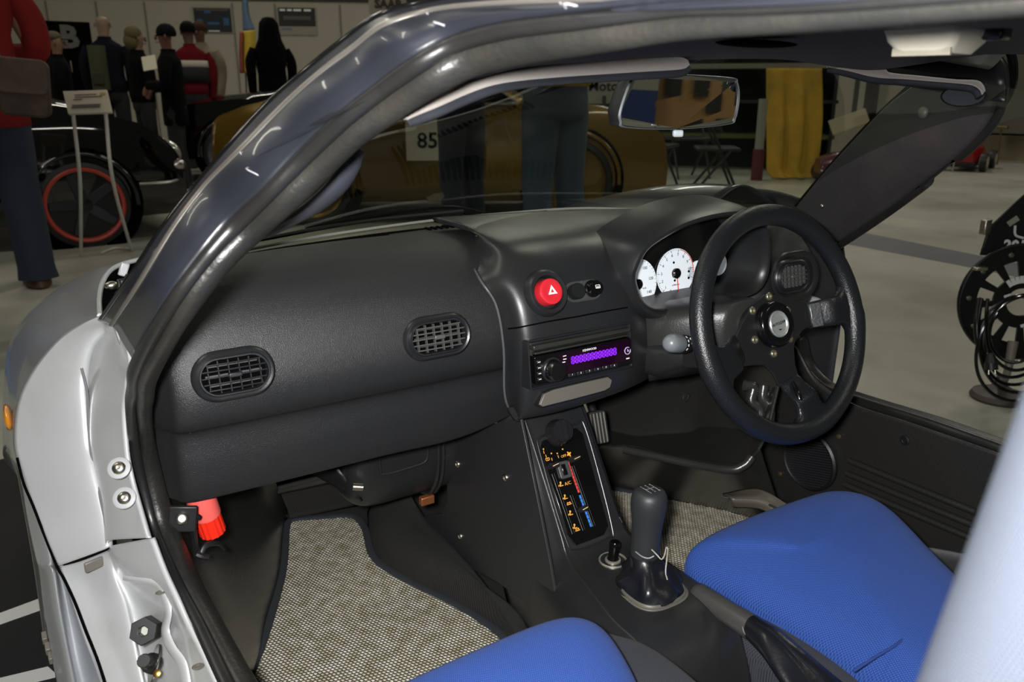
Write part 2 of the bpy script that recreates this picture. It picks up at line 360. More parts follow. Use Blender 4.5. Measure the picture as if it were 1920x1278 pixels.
# cowl corner behind the pillar foot: dark hollow with a pale lip
cw = [P(187,592,s=1.02), P(186,560,s=1.08), P(192,530,s=1.13), P(206,508,s=1.17), P(226,496,s=1.2), P(262,486,s=1.24)]
B().tube(cw, .0035, 8).build('cowl_lip', M['silver_in'], body)
sheet([cw, [P(a,c,s=s) for a,c,s in [(192,594,1.06),(215,580,1.12),(235,560,1.18),(250,540,1.22),(262,520,1.26),(290,500,1.3)]]], 20, 8).build('cowl_hollow', M['void'], body, thick=.003)
b = B(); b.ell((0,0,0), .009, .006, .006, T(*P(209,535,s=1.10))); b.build('cowl_bolt', M['steel'], body)
b = B(); b.box(0,0,0,.012,.006,.02, T(*P(232,505,s=1.17))@R(.4,'Y')); b.build('cowl_tab', M['silver_in'], body, bevel=.002)
# --- front hood and far fender seen through the glass
hd = []
for y, z0, crown in ((1.24,.715,.0), (1.42,.70,.0), (1.62,.66,0), (1.84,.60,0), (2.1,.50,0)):
    hd.append([V(x, y-abs(x)*.12, z0-.15*(y > 1.3)*(abs(x) < .5)+ (.045 if x > .5 and x < .66 else 0)) for x in (-.42,-.3,-.2,0,.2,.36,.50,.60,.70)])
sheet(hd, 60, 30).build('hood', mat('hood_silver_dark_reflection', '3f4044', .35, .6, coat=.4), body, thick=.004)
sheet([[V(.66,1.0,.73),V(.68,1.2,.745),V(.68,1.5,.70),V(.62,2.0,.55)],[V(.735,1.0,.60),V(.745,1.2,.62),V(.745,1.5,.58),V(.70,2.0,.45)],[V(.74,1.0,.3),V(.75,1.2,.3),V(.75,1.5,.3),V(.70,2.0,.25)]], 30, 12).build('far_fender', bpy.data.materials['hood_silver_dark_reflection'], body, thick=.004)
# cowl panel with wiper
sheet([[V(x, 1.275-.30*x*x*1.6, .715) for x in (-.55,-.3,0,.3,.55)],[V(x, 1.36-.30*x*x*1.6, .70) for x in (-.55,-.3,0,.3,.55)]], 30, 6).build('cowl_panel', M['void'], body, thick=.004)
wp = thing('windscreen_wiper', 'black wiper arm lying along the base of the windscreen', 'wiper', tuple(V(-.1,1.28,.74)))
b = B(); b.tube([V(.05,1.30,.728), V(-.02,1.29,.745), V(-.14,1.27,.748), V(-.30,1.235,.745)], [.008,.006,.005,.004], 8); b.build('arm', M['gloss'], wp)
b = B(); b.tube([V(.0,1.27,.741), V(-.2,1.25,.742), V(-.42,1.17,.740)], .0035, 6); b.build('blade', M['black'], wp)
# --- windscreen
def wtop(x): return V(x, .70-.75*x*x*.9, .995-.24*x*x)
def wbot(x): return V(x, 1.262-.62*x*x, .728-.03*x*x)
xs = (-.50, -.36, -.18, 0, .18, .36, .50); xb = (-.60, -.42, -.21, 0, .21, .42, .60)
rows = []
for t in (0, .33, .66, 1):
    rows.append([wtop(a)*(1-t)+wbot(c)*t+V(0, .02*4*t*(1-t), .015*4*t*(1-t)) for a, c in zip(xs, xb)])
sheet(rows, 40, 20).build('windscreen', M['glass'], body)
# --- roof skin and headliner
sheet([[V(x, .70-.66*x*x, 1.012-.24*x*x*(abs(x) < .45)) for x in (-.40,-.2,0,.2,.40)], [V(x, .62-.5*x*x, 1.035-.18*x*x) for x in (-.40,-.2,0,.2,.40)], [V(x, .3, 1.055-.2*x*x) for x in (-.40,-.2,0,.2,.40)], [V(x, -.25, 1.055-.2*x*x) for x in (-.40,-.2,0,.2,.40)]], 30, 24).build('roof_panel', M['silver'], body, thick=.006, off=1)
hl = [P(895,140,s=.58), P(973,124,y=.60), P(1173,111,y=.655), P(1290,108,y=.675), P(1400,106,y=.685), P(1490,109,y=.68), P(1580,122,y=.665), P(1650,126,y=.64), P(1720,105,y=.61), P(1800,92,y=.60)]
hl0 = [V(p.x, p.y+.012, p.z+.016) for p in hl]
hb = [[V(p.x*.93+.0, .47, .994-.05*p.x*p.x) for p in hl], [V(p.x*.86, .30, .992-.06*p.x*p.x) for p in hl], [V(p.x*.86, -.2, .990-.06*p.x*p.x) for p in hl]]
for r in hb:
    r[0] = V(-.365, r[0].y, .988)
sheet([hl0, hl, *hb], 60, 30).build('headliner', M['headliner'], body, thick=.005, off=0)
sheet([[P(1560,118,s=1.06),P(1640,112,s=1.06),P(1700,92,s=1.05),P(1790,84,s=1.04),P(1872,98,s=1.03)],[P(1600,126,s=1.08),P(1660,132,s=1.09),P(1720,138,s=1.10),P(1800,146,s=1.10),P(1884,150,s=1.06)],[P(1640,150,s=1.12),P(1700,160,s=1.12),P(1760,170,s=1.12),P(1820,185,s=1.10),P(1885,190,s=1.05)]], 24, 12).build('roof_corner_lining', M['black'], body, thick=.004)
# --- far pillar, its seal and the far roof rail
RL = [(1495,395,.55),(1545,335,.52),(1605,270,.49),(1668,205,.465),(1725,160,.45),(1770,120,.44)]
RM = [(1528,400,.56),(1580,345,.535),(1640,285,.51),(1700,225,.49),(1760,175,.47),(1800,130,.455)]
RR = [(1572,455,.585),(1640,410,.565),(1730,345,.535),(1815,275,.505),(1862,215,.485),(1868,160,.47)]
RE = [(1590,448,.59),(1672,392,.565),(1765,318,.535),(1842,252,.505),(1885,195,.485),(1893,140,.47)]
f3 = lambda L, k=0: [P(a, c, x=x+k) for a, c, x in L]
sheet([f3(RL, .02), f3(RL, .012), [a*.55+c*.45+V(-.012,-.006,0) for a, c in zip(f3(RM), f3(RR))], f3(RR)], 50, 16).build('far_pillar_trim', mat('far_pillar_plastic', '2a2829', .55, bump=('noise', 300, .4), vary=(6, '3a3532', .45, .8)), body, thick=.004)
sheet([f3([(1490,385,.575),(1540,325,.545),(1600,258,.515),(1660,197,.49),(1712,150,.475)]), f3([(1530,400,.572),(1580,345,.545),(1640,285,.52),(1700,225,.50),(1750,175,.485)])], 30, 6).build('windscreen_frit', M['gloss'], body, thick=.003)
sl = [P(1556,478,x=.595)]+f3(RE, .0)+[P(1878,104,x=.462), P(1838,84,x=.45), P(1770,72,x=.44)]
si = [P(1540,462,x=.59)]+f3(RR, -.003)+[P(1850,120,x=.455), P(1810,100,x=.445), P(1750,86,x=.435)]
ribbon(si, sl, .010, n=90).build('far_door_seal', M['rubber'], body)
so = [V(p.x+.012, p.y+.004, p.z+.012) for p in sl]
B().tube(so, .006, 8, n=90).build('far_roof_edge', M['gloss'], body)
B().ell((0,0,0), .005,.008,.009, T(*P(1731,211,x=.462))).build('pillar_clip', mat('trim_clip_grey','4a4846',.5), body)
B().ell((0,0,0), .003,.004,.004, T(*P(1541,386,x=.545))).build('pillar_screw', M['steel'], body)
# --- rocker below the jamb: outer skirt, sill plate, pocket
K = [[(112,1062,1.0),(150,1052,.99),(196,1034,.975),(205,1028,.965),(212,1022,.955),(285,1008,.90)],
     [(124,1092,.985),(165,1090,.98),(208,1078,.965),(222,1076,.965),(240,1070,.94),(308,1070,.885)],
     [(142,1140,.97),(185,1140,.965),(230,1128,.955),(244,1126,.965),(262,1122,.95),(332,1124,.87)],
     [(160,1190,.955),(200,1190,.95),(246,1180,.94),(254,1178,.965),(285,1172,.95),(352,1170,.86)],
     [(176,1235,.94),(218,1235,.935),(258,1228,.93),(266,1226,.955),(305,1222,.92),(378,1220,.845)],
     [(193,1282,.93),(236,1282,.925),(270,1282,.92),(280,1282,.94),(330,1282,.89),(408,1282,.825)],
     [(212,1330,.92),(256,1330,.915),(285,1330,.91),(300,1330,.92),(350,1330,.87),(438,1330,.81)]]
sheet([[P(a, c, s=s) for a, c, s in r] for r in K], 60, 60).build('sill_panel', M['silver_in'], body, thick=.004, off=-1)
bd = lambda L, k=1: [P(a, c, s=s*k) for a, c, s in L]
part_label(ribbon(bd([(232,1078,.93),(300,1090,.90),(316,1118,.89),(322,1150,.885),(318,1180,.89),(330,1210,.88),(350,1240,.87),(360,1290,.86)]), bd([(236,1086,.94),(290,1098,.91),(303,1122,.90),(309,1152,.90),(304,1184,.90),(314,1216,.89),(333,1246,.88),(344,1290,.87)]), .0035, n=50).build('pocket_rim', M['silver_in'], body), 'raised bright rim around the striker pocket')
SK = [[(28,800,1.055),(36,840,1.045),(40,860,1.035),(46,885,1.025)],
      [(38,880,1.05),(62,890,1.03),(78,920,1.04),(60,938,1.02)],
      [(48,960,1.04),(78,960,1.01),(98,985,1.04),(88,1005,1.01)],
      [(66,1045,1.02),(96,1050,1.0),(108,1062,1.03),(112,1062,1.0)],
      [(72,1070,1.02),(100,1072,.98),(118,1100,1.02),(128,1105,.985)],
      [(80,1140,1.0),(112,1150,.96),(132,1170,1.0),(156,1190,.96)],
      [(95,1220,.98),(128,1230,.94),(148,1250,.98),(180,1250,.945)],
      [(108,1290,.96),(142,1300,.92),(164,1310,.96),(205,1320,.925)]]
sheet([[P(a, c, s=s) for a, c, s in r] for r in SK], 40, 60).build('side_skirt', M['silver'], body, thick=.004, off=-1)
B().tube(bd([(32,858,1.02),(44,905,1.01),(62,948,1.0),(84,1005,.99),(108,1064,.98),(120,1085,.975),(140,1128,.96),(160,1180,.945),(182,1235,.93),(200,1290,.915)]), .0016, 6).build('panel_gap', M['void'], body)
B().tube(bd([(34,872,1.06),(50,960,1.05),(66,1050,1.035),(78,1130,1.02),(86,1190,1.01)]), .003, 8).build('skirt_edge_trim', M['chrome'], body)
b = B()
for a, c, s in ((84,1195,1.0),(90,1215,.99),(88,1105,1.01),(96,1232,.985)): b.box(0,0,0,.006,.012,.012, T(*P(a,c,s=s))@R(.4,'X'))
b.build('skirt_clip', M['tray'], body, bevel=.001)
b = B(); b.box(0,0,0,.022,.004,.014, T(*P(176,1058,s=.965))@R(.3,'Z')); b.build('jamb_notch', M['tray'], body, bevel=.002)
# bolts on the jamb: clear washer, domed steel screw with hex socket
def bolt(px, py, s, r, parent, n, washer=True):
    c = P(px, py, s=s); n = Vector(n).normalized(); q = Vector((0,0,1)).rotation_difference(n).to_matrix().to_4x4(); Mx = T(*c)@q
    bo = B().lathe([(r,0),(r,.0010),(r*.92,.0022),(r*.6,.0036),(r*.36,.0040),(r*.34,.0022),(.0001,.0020)], Mx, 20).build('bolt', M['steel'], parent)
    if washer: part_label(B().lathe([(r*1.65,-.0012),(r*1.65,.0002),(r*1.5,.0008),(r*.9,.0008)], Mx, 28).build('washer', mat('grey_washer','8f9092',.5), bo), 'flat grey washer')
    return bo
for a, c in ((223,877),(233,933)): bolt(a, c, .900, .0074, body, (-.25,-.75,.55))
for a, c, s in ((302,1110,.905),(371,1249,.845)): B().lathe([(.0062,0),(.0062,.0006),(.003,.0010),(.002,.0002)], T(*P(a,c,s=s*.985))@R(-.2,'X'), 14).build('drain_hole', M['tray'], body)
# hex stop and striker pin in the pocket
hx = thing('door_stop', 'black hexagonal rubber door stop with hollow centre in the sill pocket', 'door stop', tuple(P(290,1180,s=.92)))
fr_ = FRM(P(276,1182,s=.905), (.55,.80,.10), (0,.1,1)); fr_ = FRM(P(276,1182,s=.90), (.35,.75,.55), (.5,-.65,.6))
hd_ = (P(270,1180,s=.885)-P(296,1172,s=.935)).normalized(); q = Vector((0,0,1)).rotation_difference(hd_).to_matrix().to_4x4(); HM = T(*P(268,1183,s=.885))@q
hexo = [(.0155*math.cos(k*PI/3), .0155*math.sin(k*PI/3)) for k in range(6)]; hexi = [(.0055*math.cos(k*PI/3), .0055*math.sin(k*PI/3)) for k in range(6)]
b = B(); b.loft([[(x,y,-.022) for x,y in hexo], [(x,y,0) for x,y in hexo], [(x,y,0) for x,y in hexi], [(x,y,-.012) for x,y in hexi]], True, True, HM); b.build('head', M['black'], hx, bevel=.0008)
B().lathe([(.008,-.05),(.008,-.02)], HM, 14).build('stem', M['steel'], hx)
part_label(B().lathe([(.0055,-.011),(.0055,-.0105)], HM, 12).build('plug', mat('plug_grey','9a9a90',.5), hx), 'pale grey plug in the hollow')
st = thing('door_striker', 'steel striker plate with a black pin low in the sill pocket', 'striker', tuple(P(290,1240,s=.9)))
hd_ = (P(270,1238,s=.86)-P(292,1245,s=.90)).normalized(); q = Vector((0,0,1)).rotation_difference(hd_).to_matrix().to_4x4(); SM = T(*P(269,1238,s=.86))@q
b = B(); b.lathe([(.0065,0),(.0075,-.002),(.0075,-.018),(.006,-.022),(.011,-.028),(.011,-.034)], SM, 14); b.build('pin', M['black'], st)
q2 = FRM(P(291,1246,s=.905), (.2,.5,.8), (-.6,.6,.1)); 
b = B(); b.extr([(.026*math.cos(t)*(1 if math.sin(t) > 0 else 1), .012*math.sin(t)) for t in [k*PI/12 for k in range(24)]], -.0015, .0015, FRM(P(290,1244,s=.89), (P(283,1274,s=.87)-P(293,1216,s=.905)), (.3,-.6,.6))); b.build('plate', M['chrome'], st, bevel=.0008)
B().lathe([(.0042,0),(.0042,.002),(.002,.003)], T(*P(295,1262,s=.868))@q, 12).build('screw', mat('brass_screw','b28a4c',.35,1), st)
# near kick panel and sliver of light body seen between trim and dashboard
sheet([[P(292,790,s=1.02),P(297,870,s=1.04),P(312,930,s=1.04),P(325,960,s=1.03)],[P(300,780,s=1.12),P(306,870,s=1.12),P(322,940,s=1.10),P(340,990,s=1.08)]], 20, 6).build('inner_jamb_strip', mat('primer_beige','a39c88',.5), body, thick=.003)
# ================================================================ dashboard
dash = thing('dashboard', 'black grained dashboard with three oval air vents and a central pod', 'dashboard', (0, .98, .45))
def yoff(x):
    a = abs(x)
    return 0 if a < .545 else (a-.545)**2*26+(a-.545)*.25
def pad(x, k):
    """k = 0..1 share of the drivers-side lower edge"""
    yr = 1.24-.62*x*x; o = yoff(x); zl = .458*(1-k)+.52*k; c = .560*(1-k)+.560*k
    P_ = [(yr, .722), (1.12, .738), (1.04, .737), (.995, .722), (.962, .692), (.942, .655), (.932, .615), (.934, .582), (.942, c+.004), (.955, c-.008), (.958, (c+zl)/2), (.963, zl+.012), (.970, zl), (1.0, zl+.004), (1.12, zl+.06)]
    sm = lambda a, b_, t: (lambda q: q*q*(3-2*q))(min(1, max(0, (t-a)/(b_-a))))
    rec = .05*sm(.08, .13, x)*(1-sm(.36, .415, x))
    P_ = [(y+(rec if 3 < i < 10 else 0), z) for i, (y, z) in enumerate(P_)]
    return [V(x, min(y+o, yr) if i else yr, z+(-.012 if (x > .2 and i < 5) else 0)-.02*max(0, abs(x)-.5)) for i, (y, z) in enumerate(P_)]
st_ = [(-.594,0),(-.585,0),(-.57,0),(-.555,0),(-.50,0),(-.3,0),(-.16,0),(0,.6),(.07,1),(.10,1),(.13,1),(.25,1),(.36,1),(.39,1),(.42,1),(.48,1),(.545,1),(.57,1),(.588,1)]
sheet([pad(x, k) for x, k in st_], 90, 90).build('dash_pad', M['pad'], dash, thick=.004, off=-1)
# end cheek beside the near door
ed = [(300,668),(316,662),(335,700),(348,745),(357,790),(354,812),(330,828),(325,860),(322,945)]
B().tube([P(314,664,y=.985),P(330,695,y=.965),P(345,740,y=.955),P(354,785,y=.951),P(357,812,y=.951)], .0016, 8).build('cheek_edge', M['vent'], dash)
# central pod: left seam, left ridge, middle, right ridge, under the binnacle
pe = [P(1025,398,z=.748),P(940,424,z=.745),P(888,447,z=.735),P(878,475,z=.716),P(899,522,y=.950),P(930,572,y=.928),P(944,650,y=.922),P(946,735,y=.930),P(957,768,y=.938),P(978,778,y=.945)]
def prof(x, dy=0, zb=0): return [V(x, y+dy, z) for y, z in ((1.14,.752),(1.04,.752),(.978,.746),(.942,.733),(.912,.710),(.892,.683),(.880,.65),(.873,.60),(.876,.55+zb*.7),(.888,.530+zb))]
r1 = prof(-.118, .006, -.030); r2 = prof(-.04, 0, -.030); r3 = prof(.065, 0, -.022)
r4 = [P(1300,388,z=.757),P(1260,400,z=.757),P(1225,430,z=.74),P(1200,465,y=.96),P(1190,510,y=.935),P(1200,555,y=.915),P(1218,620,y=.905),P(1222,675,y=.905),P(1220,696,y=.91),P(1218,708,y=.92)]
r4b = [P(1310,388,z=.757),P(1272,400,z=.755),P(1237,430,z=.73),P(1212,465,y=.995),P(1200,510,y=.99),P(1210,560,y=.985),P(1226,622,y=.93),P(1230,675,y=.925),P(1228,696,y=.93),P(1226,708,y=.94)]
r5 = [P(1380,390,z=.75),P(1340,400,z=.75),P(1300,430,z=.73),P(1270,465,y=1.0),P(1265,510,y=1.0),P(1265,575,y=.99),P(1270,622,y=.945),P(1272,665,y=.935),P(1270,690,y=.935),P(1268,702,y=.945)]
pod = sheet([r + [V(r[-1].x+.004, r[-1].y+.03, r[-1].z+.006)] for r in (pe, r1, r2, r3, r4, r4b, r5)], 80, 60).build('centre_pod', M['pad_smooth'], dash, thick=.004, off=-1)
B().tube([p+(CX-p).normalized()*.0012 for p in pe], .0018, 8, n=80).build('pod_seam', mat('seam_grey','4a4b4c',.4), pod)
hp = [P(a, c, y=y+.004) for a, c, y in ((952,616,.884),(975,613,.876),(1030,602,.869),(1083,593,.8685),(1130,584,.8685),(1177,576,.871))]
B().tube(hp, .0010, 6, n=40).build('pod_seam', M['void'], pod)
# knee panel on the driver's side
kp = [[P(1215,640,y=.90),P(1216,706,y=.90),P(1216,712,y=.93)],[P(1290,615,y=.92),P(1295,690,y=.92),P(1296,700,y=.95)],[P(1380,600,y=.93),P(1385,668,y=.93),P(1386,680,y=.96)],[P(1470,585,y=.94),P(1470,640,y=.94),P(1470,650,y=.97)],[P(1540,572,y=.95),P(1500,622,y=.95),P(1500,630,y=.98)]]
sheet(kp, 14, 30).build('knee_panel', M['pad_smooth'], dash, thick=.004)
# black sheet standing in for the shade under the dashboard
sheet([[V(-.57,1.0,.455),V(-.57,1.3,.50)],[V(-.14,1.0,.455),V(-.14,1.3,.50)]], 6, 6).build('underside_shade_board', M['black'], dash, thick=.003)
# --- oval vents
def vent(px, py, w, h, yy, roll, tone, nh=5, nv=7, rake=.18):
    c = P(px, py, y=yy); fm = FRM(c, (math.cos(roll), math.sin(roll)*.2, math.sin(roll)), (0, rake, 1))
    n = 40
    def ov(W_, H_, z): return [(x, y, z) for x, y in rrect(W_, H_, H_/2-.0005, 9)]
    v = B().loft([ov(w+.020, h+.020, -.004), ov(w+.017, h+.017, .0015), ov(w+.012, h+.012, .0035), ov(w+.007, h+.007, .0022), ov(w+.003, h+.003, .0055), ov(w, h, .0055), ov(w-.002, h-.002, .001), ov(w-.003, h-.003, -.022)], True, False, fm).build('air_vent', M['vent'], dash)
    B().extr(rrect(w+.002, h+.002, h/2, 8), -.006, -.0042, fm).build('vent_back', M['void'], v)
    def halfw(y): return w/2-h/2+math.sqrt(max((h/2)**2-y*y, 0))
    for i in range(nh):
        y = -h/2+h*(i+.75)/(nh+.5); hw = halfw(y)-.001
        bb = B(); bb.tube([V(-hw, y, .003), V(0, y, .005), V(hw, y, .003)], .0010, 8, n=12); bb = B().add([fm @ p for p in bb.v], bb.f); bb.build('slat', M[tone], v)
    for i in range(nv):
        x = -w/2+w*(i+.75)/(nv+.5); d = max(0, abs(x)-(w/2-h/2)); hh = math.sqrt(max((h/2)**2-d*d, 0))-.0015
        if hh < .004: continue
        bb = B(); bb.box(x, 0, .0, .0011, 2*hh, .006); bb = B().add([fm @ Vector(p) for p in bb.v], bb.f); bb.build('slat', M[tone], v)
    bb = B(); bb.box(0, 0, .003, .016, .006, .007, fm); bb.build('slider', M[tone], v, bevel=.0015)
    for i in range(3):
        y = -h/2+h*(i+.9)/3.6; hw = halfw(y)-.006
        bb = B(); bb.box(0, y, -.003, 2*hw, .0022, .001, fm@R(.0, 'X')); bb.build('inner_blade', mat('inner_blade_grey','2c2b28',.5) if i == 0 else bpy.data.materials['inner_blade_grey'], v)
    return v
part_label(vent(440,701,.077,.041,.9245,.0,'vent',5,6), 'oval vent at the near end of the dashboard')
part_label(vent(822,631,.080,.040,.9245,.0,'slat',5,6), 'grey slatted oval vent left of the pod')
part_label(vent(1486,518,.074,.041,.921,.0,'slat',5,7), 'oval vent at the far end, seen through the steering wheel')
B().loft([[V(*p) for p in [(x, y, z) for x, y in rrect(.124, .090, .044, 8)]] for z in (-.002,)]+[[(x, y, .0022) for x, y in rrect(.121, .087, .043, 8)],[(x, y, .0026) for x, y in rrect(.113, .078, .038, 8)],[(x, y, -.001) for x, y in rrect(.100, .066, .032, 8)]], True, False, FRM(P(1492,517,y=.930), (1,0,0), (0,.18,1))).build('vent_surround', M['pad_smooth'], dash)
# --- hazard button and the two switches
fm = FRM(P(1025,549,y=.889), (1,0,0), (0,.42,1))
B().lathe([(.034,-.008),(.032,.004),(.029,.0075),(.024,.0065),(.0215,.001),(.0205,-.012)], fm, 40, False).build('hazard_surround', M['pad_smooth'], dash)
hz = B().lathe([(.0185,-.004),(.0185,.010),(.0178,.0125),(.0158,.0135),(.0120,.0128),(.0001,.0120)], fm, 40).build('hazard_button', M['red'], dash); part_label(hz, 'round red hazard warning button')
tri = [(.0085*math.cos(a), .0085*math.sin(a)) for a in (PI/2, PI/2+2*PI/3, PI/2+4*PI/3)]; tri2 = [(x*.42, y*.42) for x, y in tri]
b = B(); b.loft([[(x,y,.0132) for x,y in tri],[(x,y,.0138) for x,y in tri],[(x,y,.0138) for x,y in tri2],[(x,y,.0132) for x,y in tri2]], True, False, fm@T(.001,.0,0)); b.build('warning_triangle', M['white'], hz, smooth=False)
fm = FRM(P(1093,545,y=.887), (1,-.02,0), (0,.42,1))
B().loft([[(x,y,-.006) for x,y in rrect(.062,.029,.0143,8)],[(x,y,.001) for x,y in rrect(.062,.029,.0143,8)],[(x,y,.0012) for x,y in rrect(.060,.027,.0133,8)],[(x,y,.000) for x,y in rrect(.056,.023,.0113,8)]], True, True, fm).build('switch_plate', mat('switch_plate_plastic','3a3b3b',.35), dash)
B().lathe([(.0112,0),(.0112,.012),(.0104,.0138),(.0001,.0138)], fm@T(-.0155,0,0), 28).build('blank_switch', M['black'], dash)
b = B().lathe([(.0125,0),(.0125,.003),(.0108,.004),(.0108,.012),(.0095,.0145),(.0001,.0142)], fm@T(.0155,.001,0), 28).build('demister_switch', M['gloss'], dash)
g = B(); fs = fm@T(.0165,.001,.0146)
for dx, dy, sx, sy in ((0,.0026,.007,.0008),(0,-.0018,.007,.0008),(-.0035,.0004,.0008,.005),(.0035,.0004,.0008,.005),(-.0016,-.0006,.0007,.003),(0,-.0006,.0007,.003),(.0016,-.0006,.0007,.003)): g.box(dx,dy,0,sx,sy,.0003,fs)
part_label(g.build('demister_symbol', M['white'], b, smooth=False), 'white heated window symbol')
# --- instrument binnacle
cr_ = [(1190,528),(1196,498),(1214,466),(1250,440),(1294,418),(1345,404),(1395,400),(1428,412),(1440,442),(1442,482),(1436,520),(1414,548),(1360,562),(1300,576),(1240,590),(1205,572)]
ya = [.872,.868,.866,.866,.866,.866,.868,.870,.874,.878,.880,.880,.878,.874,.872,.872]
crest = [P(a, c, y=y) for (a, c), y in zip(cr_, ya)]; cc = sum(crest, V(0,0,0))/len(crest)
def ring(kx, kz, dy, y=None): return crc([V(cc.x+(p.x-cc.x)*kx, (y if y else p.y+dy), cc.z+(p.z-cc.z)*kz) for p in crest], 96)
binn = B().loft([ring(1.17,1.24,.0,.965), ring(1.13,1.18,.045), ring(1.08,1.11,.012), ring(1.03,1.04,.001), ring(.99,.985,.0), ring(.955,.93,.004), ring(.93,.90,.014), ring(.90,.86,0,.945), ring(.88,.84,0,.952)], True, False)
bi = binn.build('instrument_binnacle', M['pad_smooth'], dash)
B().loft([ring(.95,.92,0,.9515), ring(.95,.92,0,.956)], True, True).build('gauge_plate', M['gloss'], bi)
B().tube([p for p in ring(.915,.875,0,.9385)[4:44]]+[], .0012, 6, raw=True).build('bezel_line', mat('bezel_grey','8d8b86',.3,.6), bi)
gm = FRM(P(1266,512,y=.948), (1,0,0), (0,.10,1)); ts = .040
def dial(c, r, name, r2=None):
    out = [(c[0]+r*math.cos(t*PI/24), c[1]+r*math.sin(t*PI/24)) for t in range(48)]
    return B().extr(out, 0, .001, gm).build(name, M['dial'], bi, smooth=False)
td = dial((0,0), .0405, 'tachometer_dial')
tk = B()
for i in range(12):
    a = math.radians(235-(235+35)*i/11-0); a = math.radians(248-i*24)
    tk.box(0,0,0,.0045,.0007,.0004, gm@T(.037*math.cos(a), .037*math.sin(a), .0012)@R(a,'Z'))
for i in range(55):
    a = math.radians(248-i*4.8); tk.box(0,0,0,.002,.0003,.0004, gm@T(.0385*math.cos(a), .0385*math.sin(a), .0012)@R(a,'Z'))
tk.build('tick_marks', M['void'], td, smooth=False)
for i in range(12):
    a = math.radians(248-i*24); text('dial_number', str(i), gm@T(.0305*math.cos(a), .0305*math.sin(a), .0011), .0068, M['void'], td)
text('dial_caption', 'x1000r/min', gm@T(0,-.019,.0011), .0036, M['void'], td)
b = B(); b.tube([gm@V(.039*math.cos(a), .039*math.sin(a), .0016) for a in [math.radians(75-k*5) for k in range(17)]], .0006, 6); b.build('red_zone', M['needle'], td)
nd = B(); nd.box(.0,-.020,.004,.0012,.034,.0008, gm@R(.10,'Z')); nd.build('needle', M['needle'], td)
B().lathe([(.0085,.001),(.0085,.005),(.0065,.0068),(.0001,.007)], gm, 24).build('needle_cap', M['gloss'], td)
for x, y in ((-.004,.018),(-.002,-.0115)): B().lathe([(.0021,.0008),(.0021,.0014)], gm@T(x,y,0), 12).build('warning_lamp', M['void'], td)
sx_ = P(1229,538,y=.948); lx = (gm.inverted()@sx_).x
sd = dial((lx-.0405,-.008), .0405, 'speedometer_dial')
for i, s in enumerate(('20','40','60','80','100','120','140')):
    a = math.radians(232-i*44); text('dial_number', s, gm@T(lx-.0405+.029*math.cos(a), -.008+.029*math.sin(a), .0011), .0068, M['void'], sd)
text('dial_caption', 'km/h', gm@T(lx-.0255,-.016,.0011), .0036, M['void'], sd)
B().lathe([(.0085,.001),(.0085,.005),(.0065,.0068),(.0001,.007)], gm@T(lx-.0405,-.008,0), 24).build('needle_cap', M['gloss'], sd)
b = B(); 
for i in range(30):
    a = math.radians(232-i*9.4); b.box(0,0,0,.0025,.0004,.0004, gm@T(lx-.0405+.038*math.cos(a), -.008+.038*math.sin(a), .0012)@R(a,'Z'))
b.build('tick_marks', M['void'], sd, smooth=False)
fd = dial((.049,-.004), .0195, 'fuel_gauge_dial')
B().box(.055,-.011,.004,.0012,.018,.0008, gm@T(.049,-.004,0)@R(.35,'Z')@T(-.055,.003,0)).build('needle', M['needle'], fd)
B().lathe([(.0065,.001),(.0065,.005),(.0001,.006)], gm@T(.050,.002,0), 20).build('needle_cap', M['gloss'], fd)
for s, x, y in (('F',.060,-.014),('E',.040,-.014)): text('dial_number', s, gm@T(x,y,.0011), .004, M['void'], fd)
b = B()
for x, y in ((.029,.0),(.0285,-.011)): b.lathe([(.0022,.0011),(.0022,.0015)], gm@T(x,y,0), 12)
b.build('warning_lamp', M['void'], fd)
sx2 = dial((.098,.004), .019, 'temperature_gauge_dial')
# --- ashtray lid under the radio
tr = [(1018,738),(1036,730),(1090,717),(1138,706),(1146,712),(1142,726),(1132,732),(1080,746),(1016,762),(1010,758)]
c0 = P(1080,735,y=.868); fm = FRM(c0, (1,0,0), (0,.25,1)); fi = fm.inverted()
def onp(px, py, fm=fm, c0=c0):
    n = Vector((fm[0][2], fm[1][2], fm[2][2])); D = ray(px, py); s = (c0-CX).dot(n)/D.dot(n); return fm.inverted()@(CX+D*s)
o2 = [onp(*p) for p in tr][::-1]
B().extr([(p.x, p.y) for p in o2], -.012, .0035, fm).build('ashtray_lid', M['tray'], dash, bevel=.0015, seg=3)
fr2 = [onp(p[0]+(1 if p[0] > 1080 else -1)*3, p[1]+(3 if p[1] > 735 else -3)) for p in tr][::-1]
B().extr([(p.x*1.02, p.y*1.15) for p in o2], -.012, .0015, fm).build('ashtray_recess', M['black'], dash, bevel=.001)
# --- defroster slots on top of the dashboard
for x0, x1 in ((-.40,-.20),(-.12,.14),(.26,.46)):
    b = B()
    for x in [x0+(x1-x0)*i/24 for i in range(25)]: b.box(x, 1.175-.5*x*x, .7345 if x < .2 else .722, .0035, .02, .003)
    b.build('defroster_slot', M['void'], dash)
B().tube([V(x, 1.205-.55*x*x, .742 if x < .25 else .733) for x in (-.45,-.3,-.1,.05,.2,.35,.5)], .0022, 8).build('rear_edge_bead', mat('worn_edge_grey','6f7069',.5), dash)
part_label(B().extr([(.018,.004),(.006,.008),(-.012,.006),(-.018,-.002),(-.004,-.006),(.014,-.004)], 0, .002, T(*P(832,412,z=.742))).build('worn_patch', mat('worn_patch_pale','a8a49a',.7), dash), 'pale worn flake at the rear edge of the dashboard')

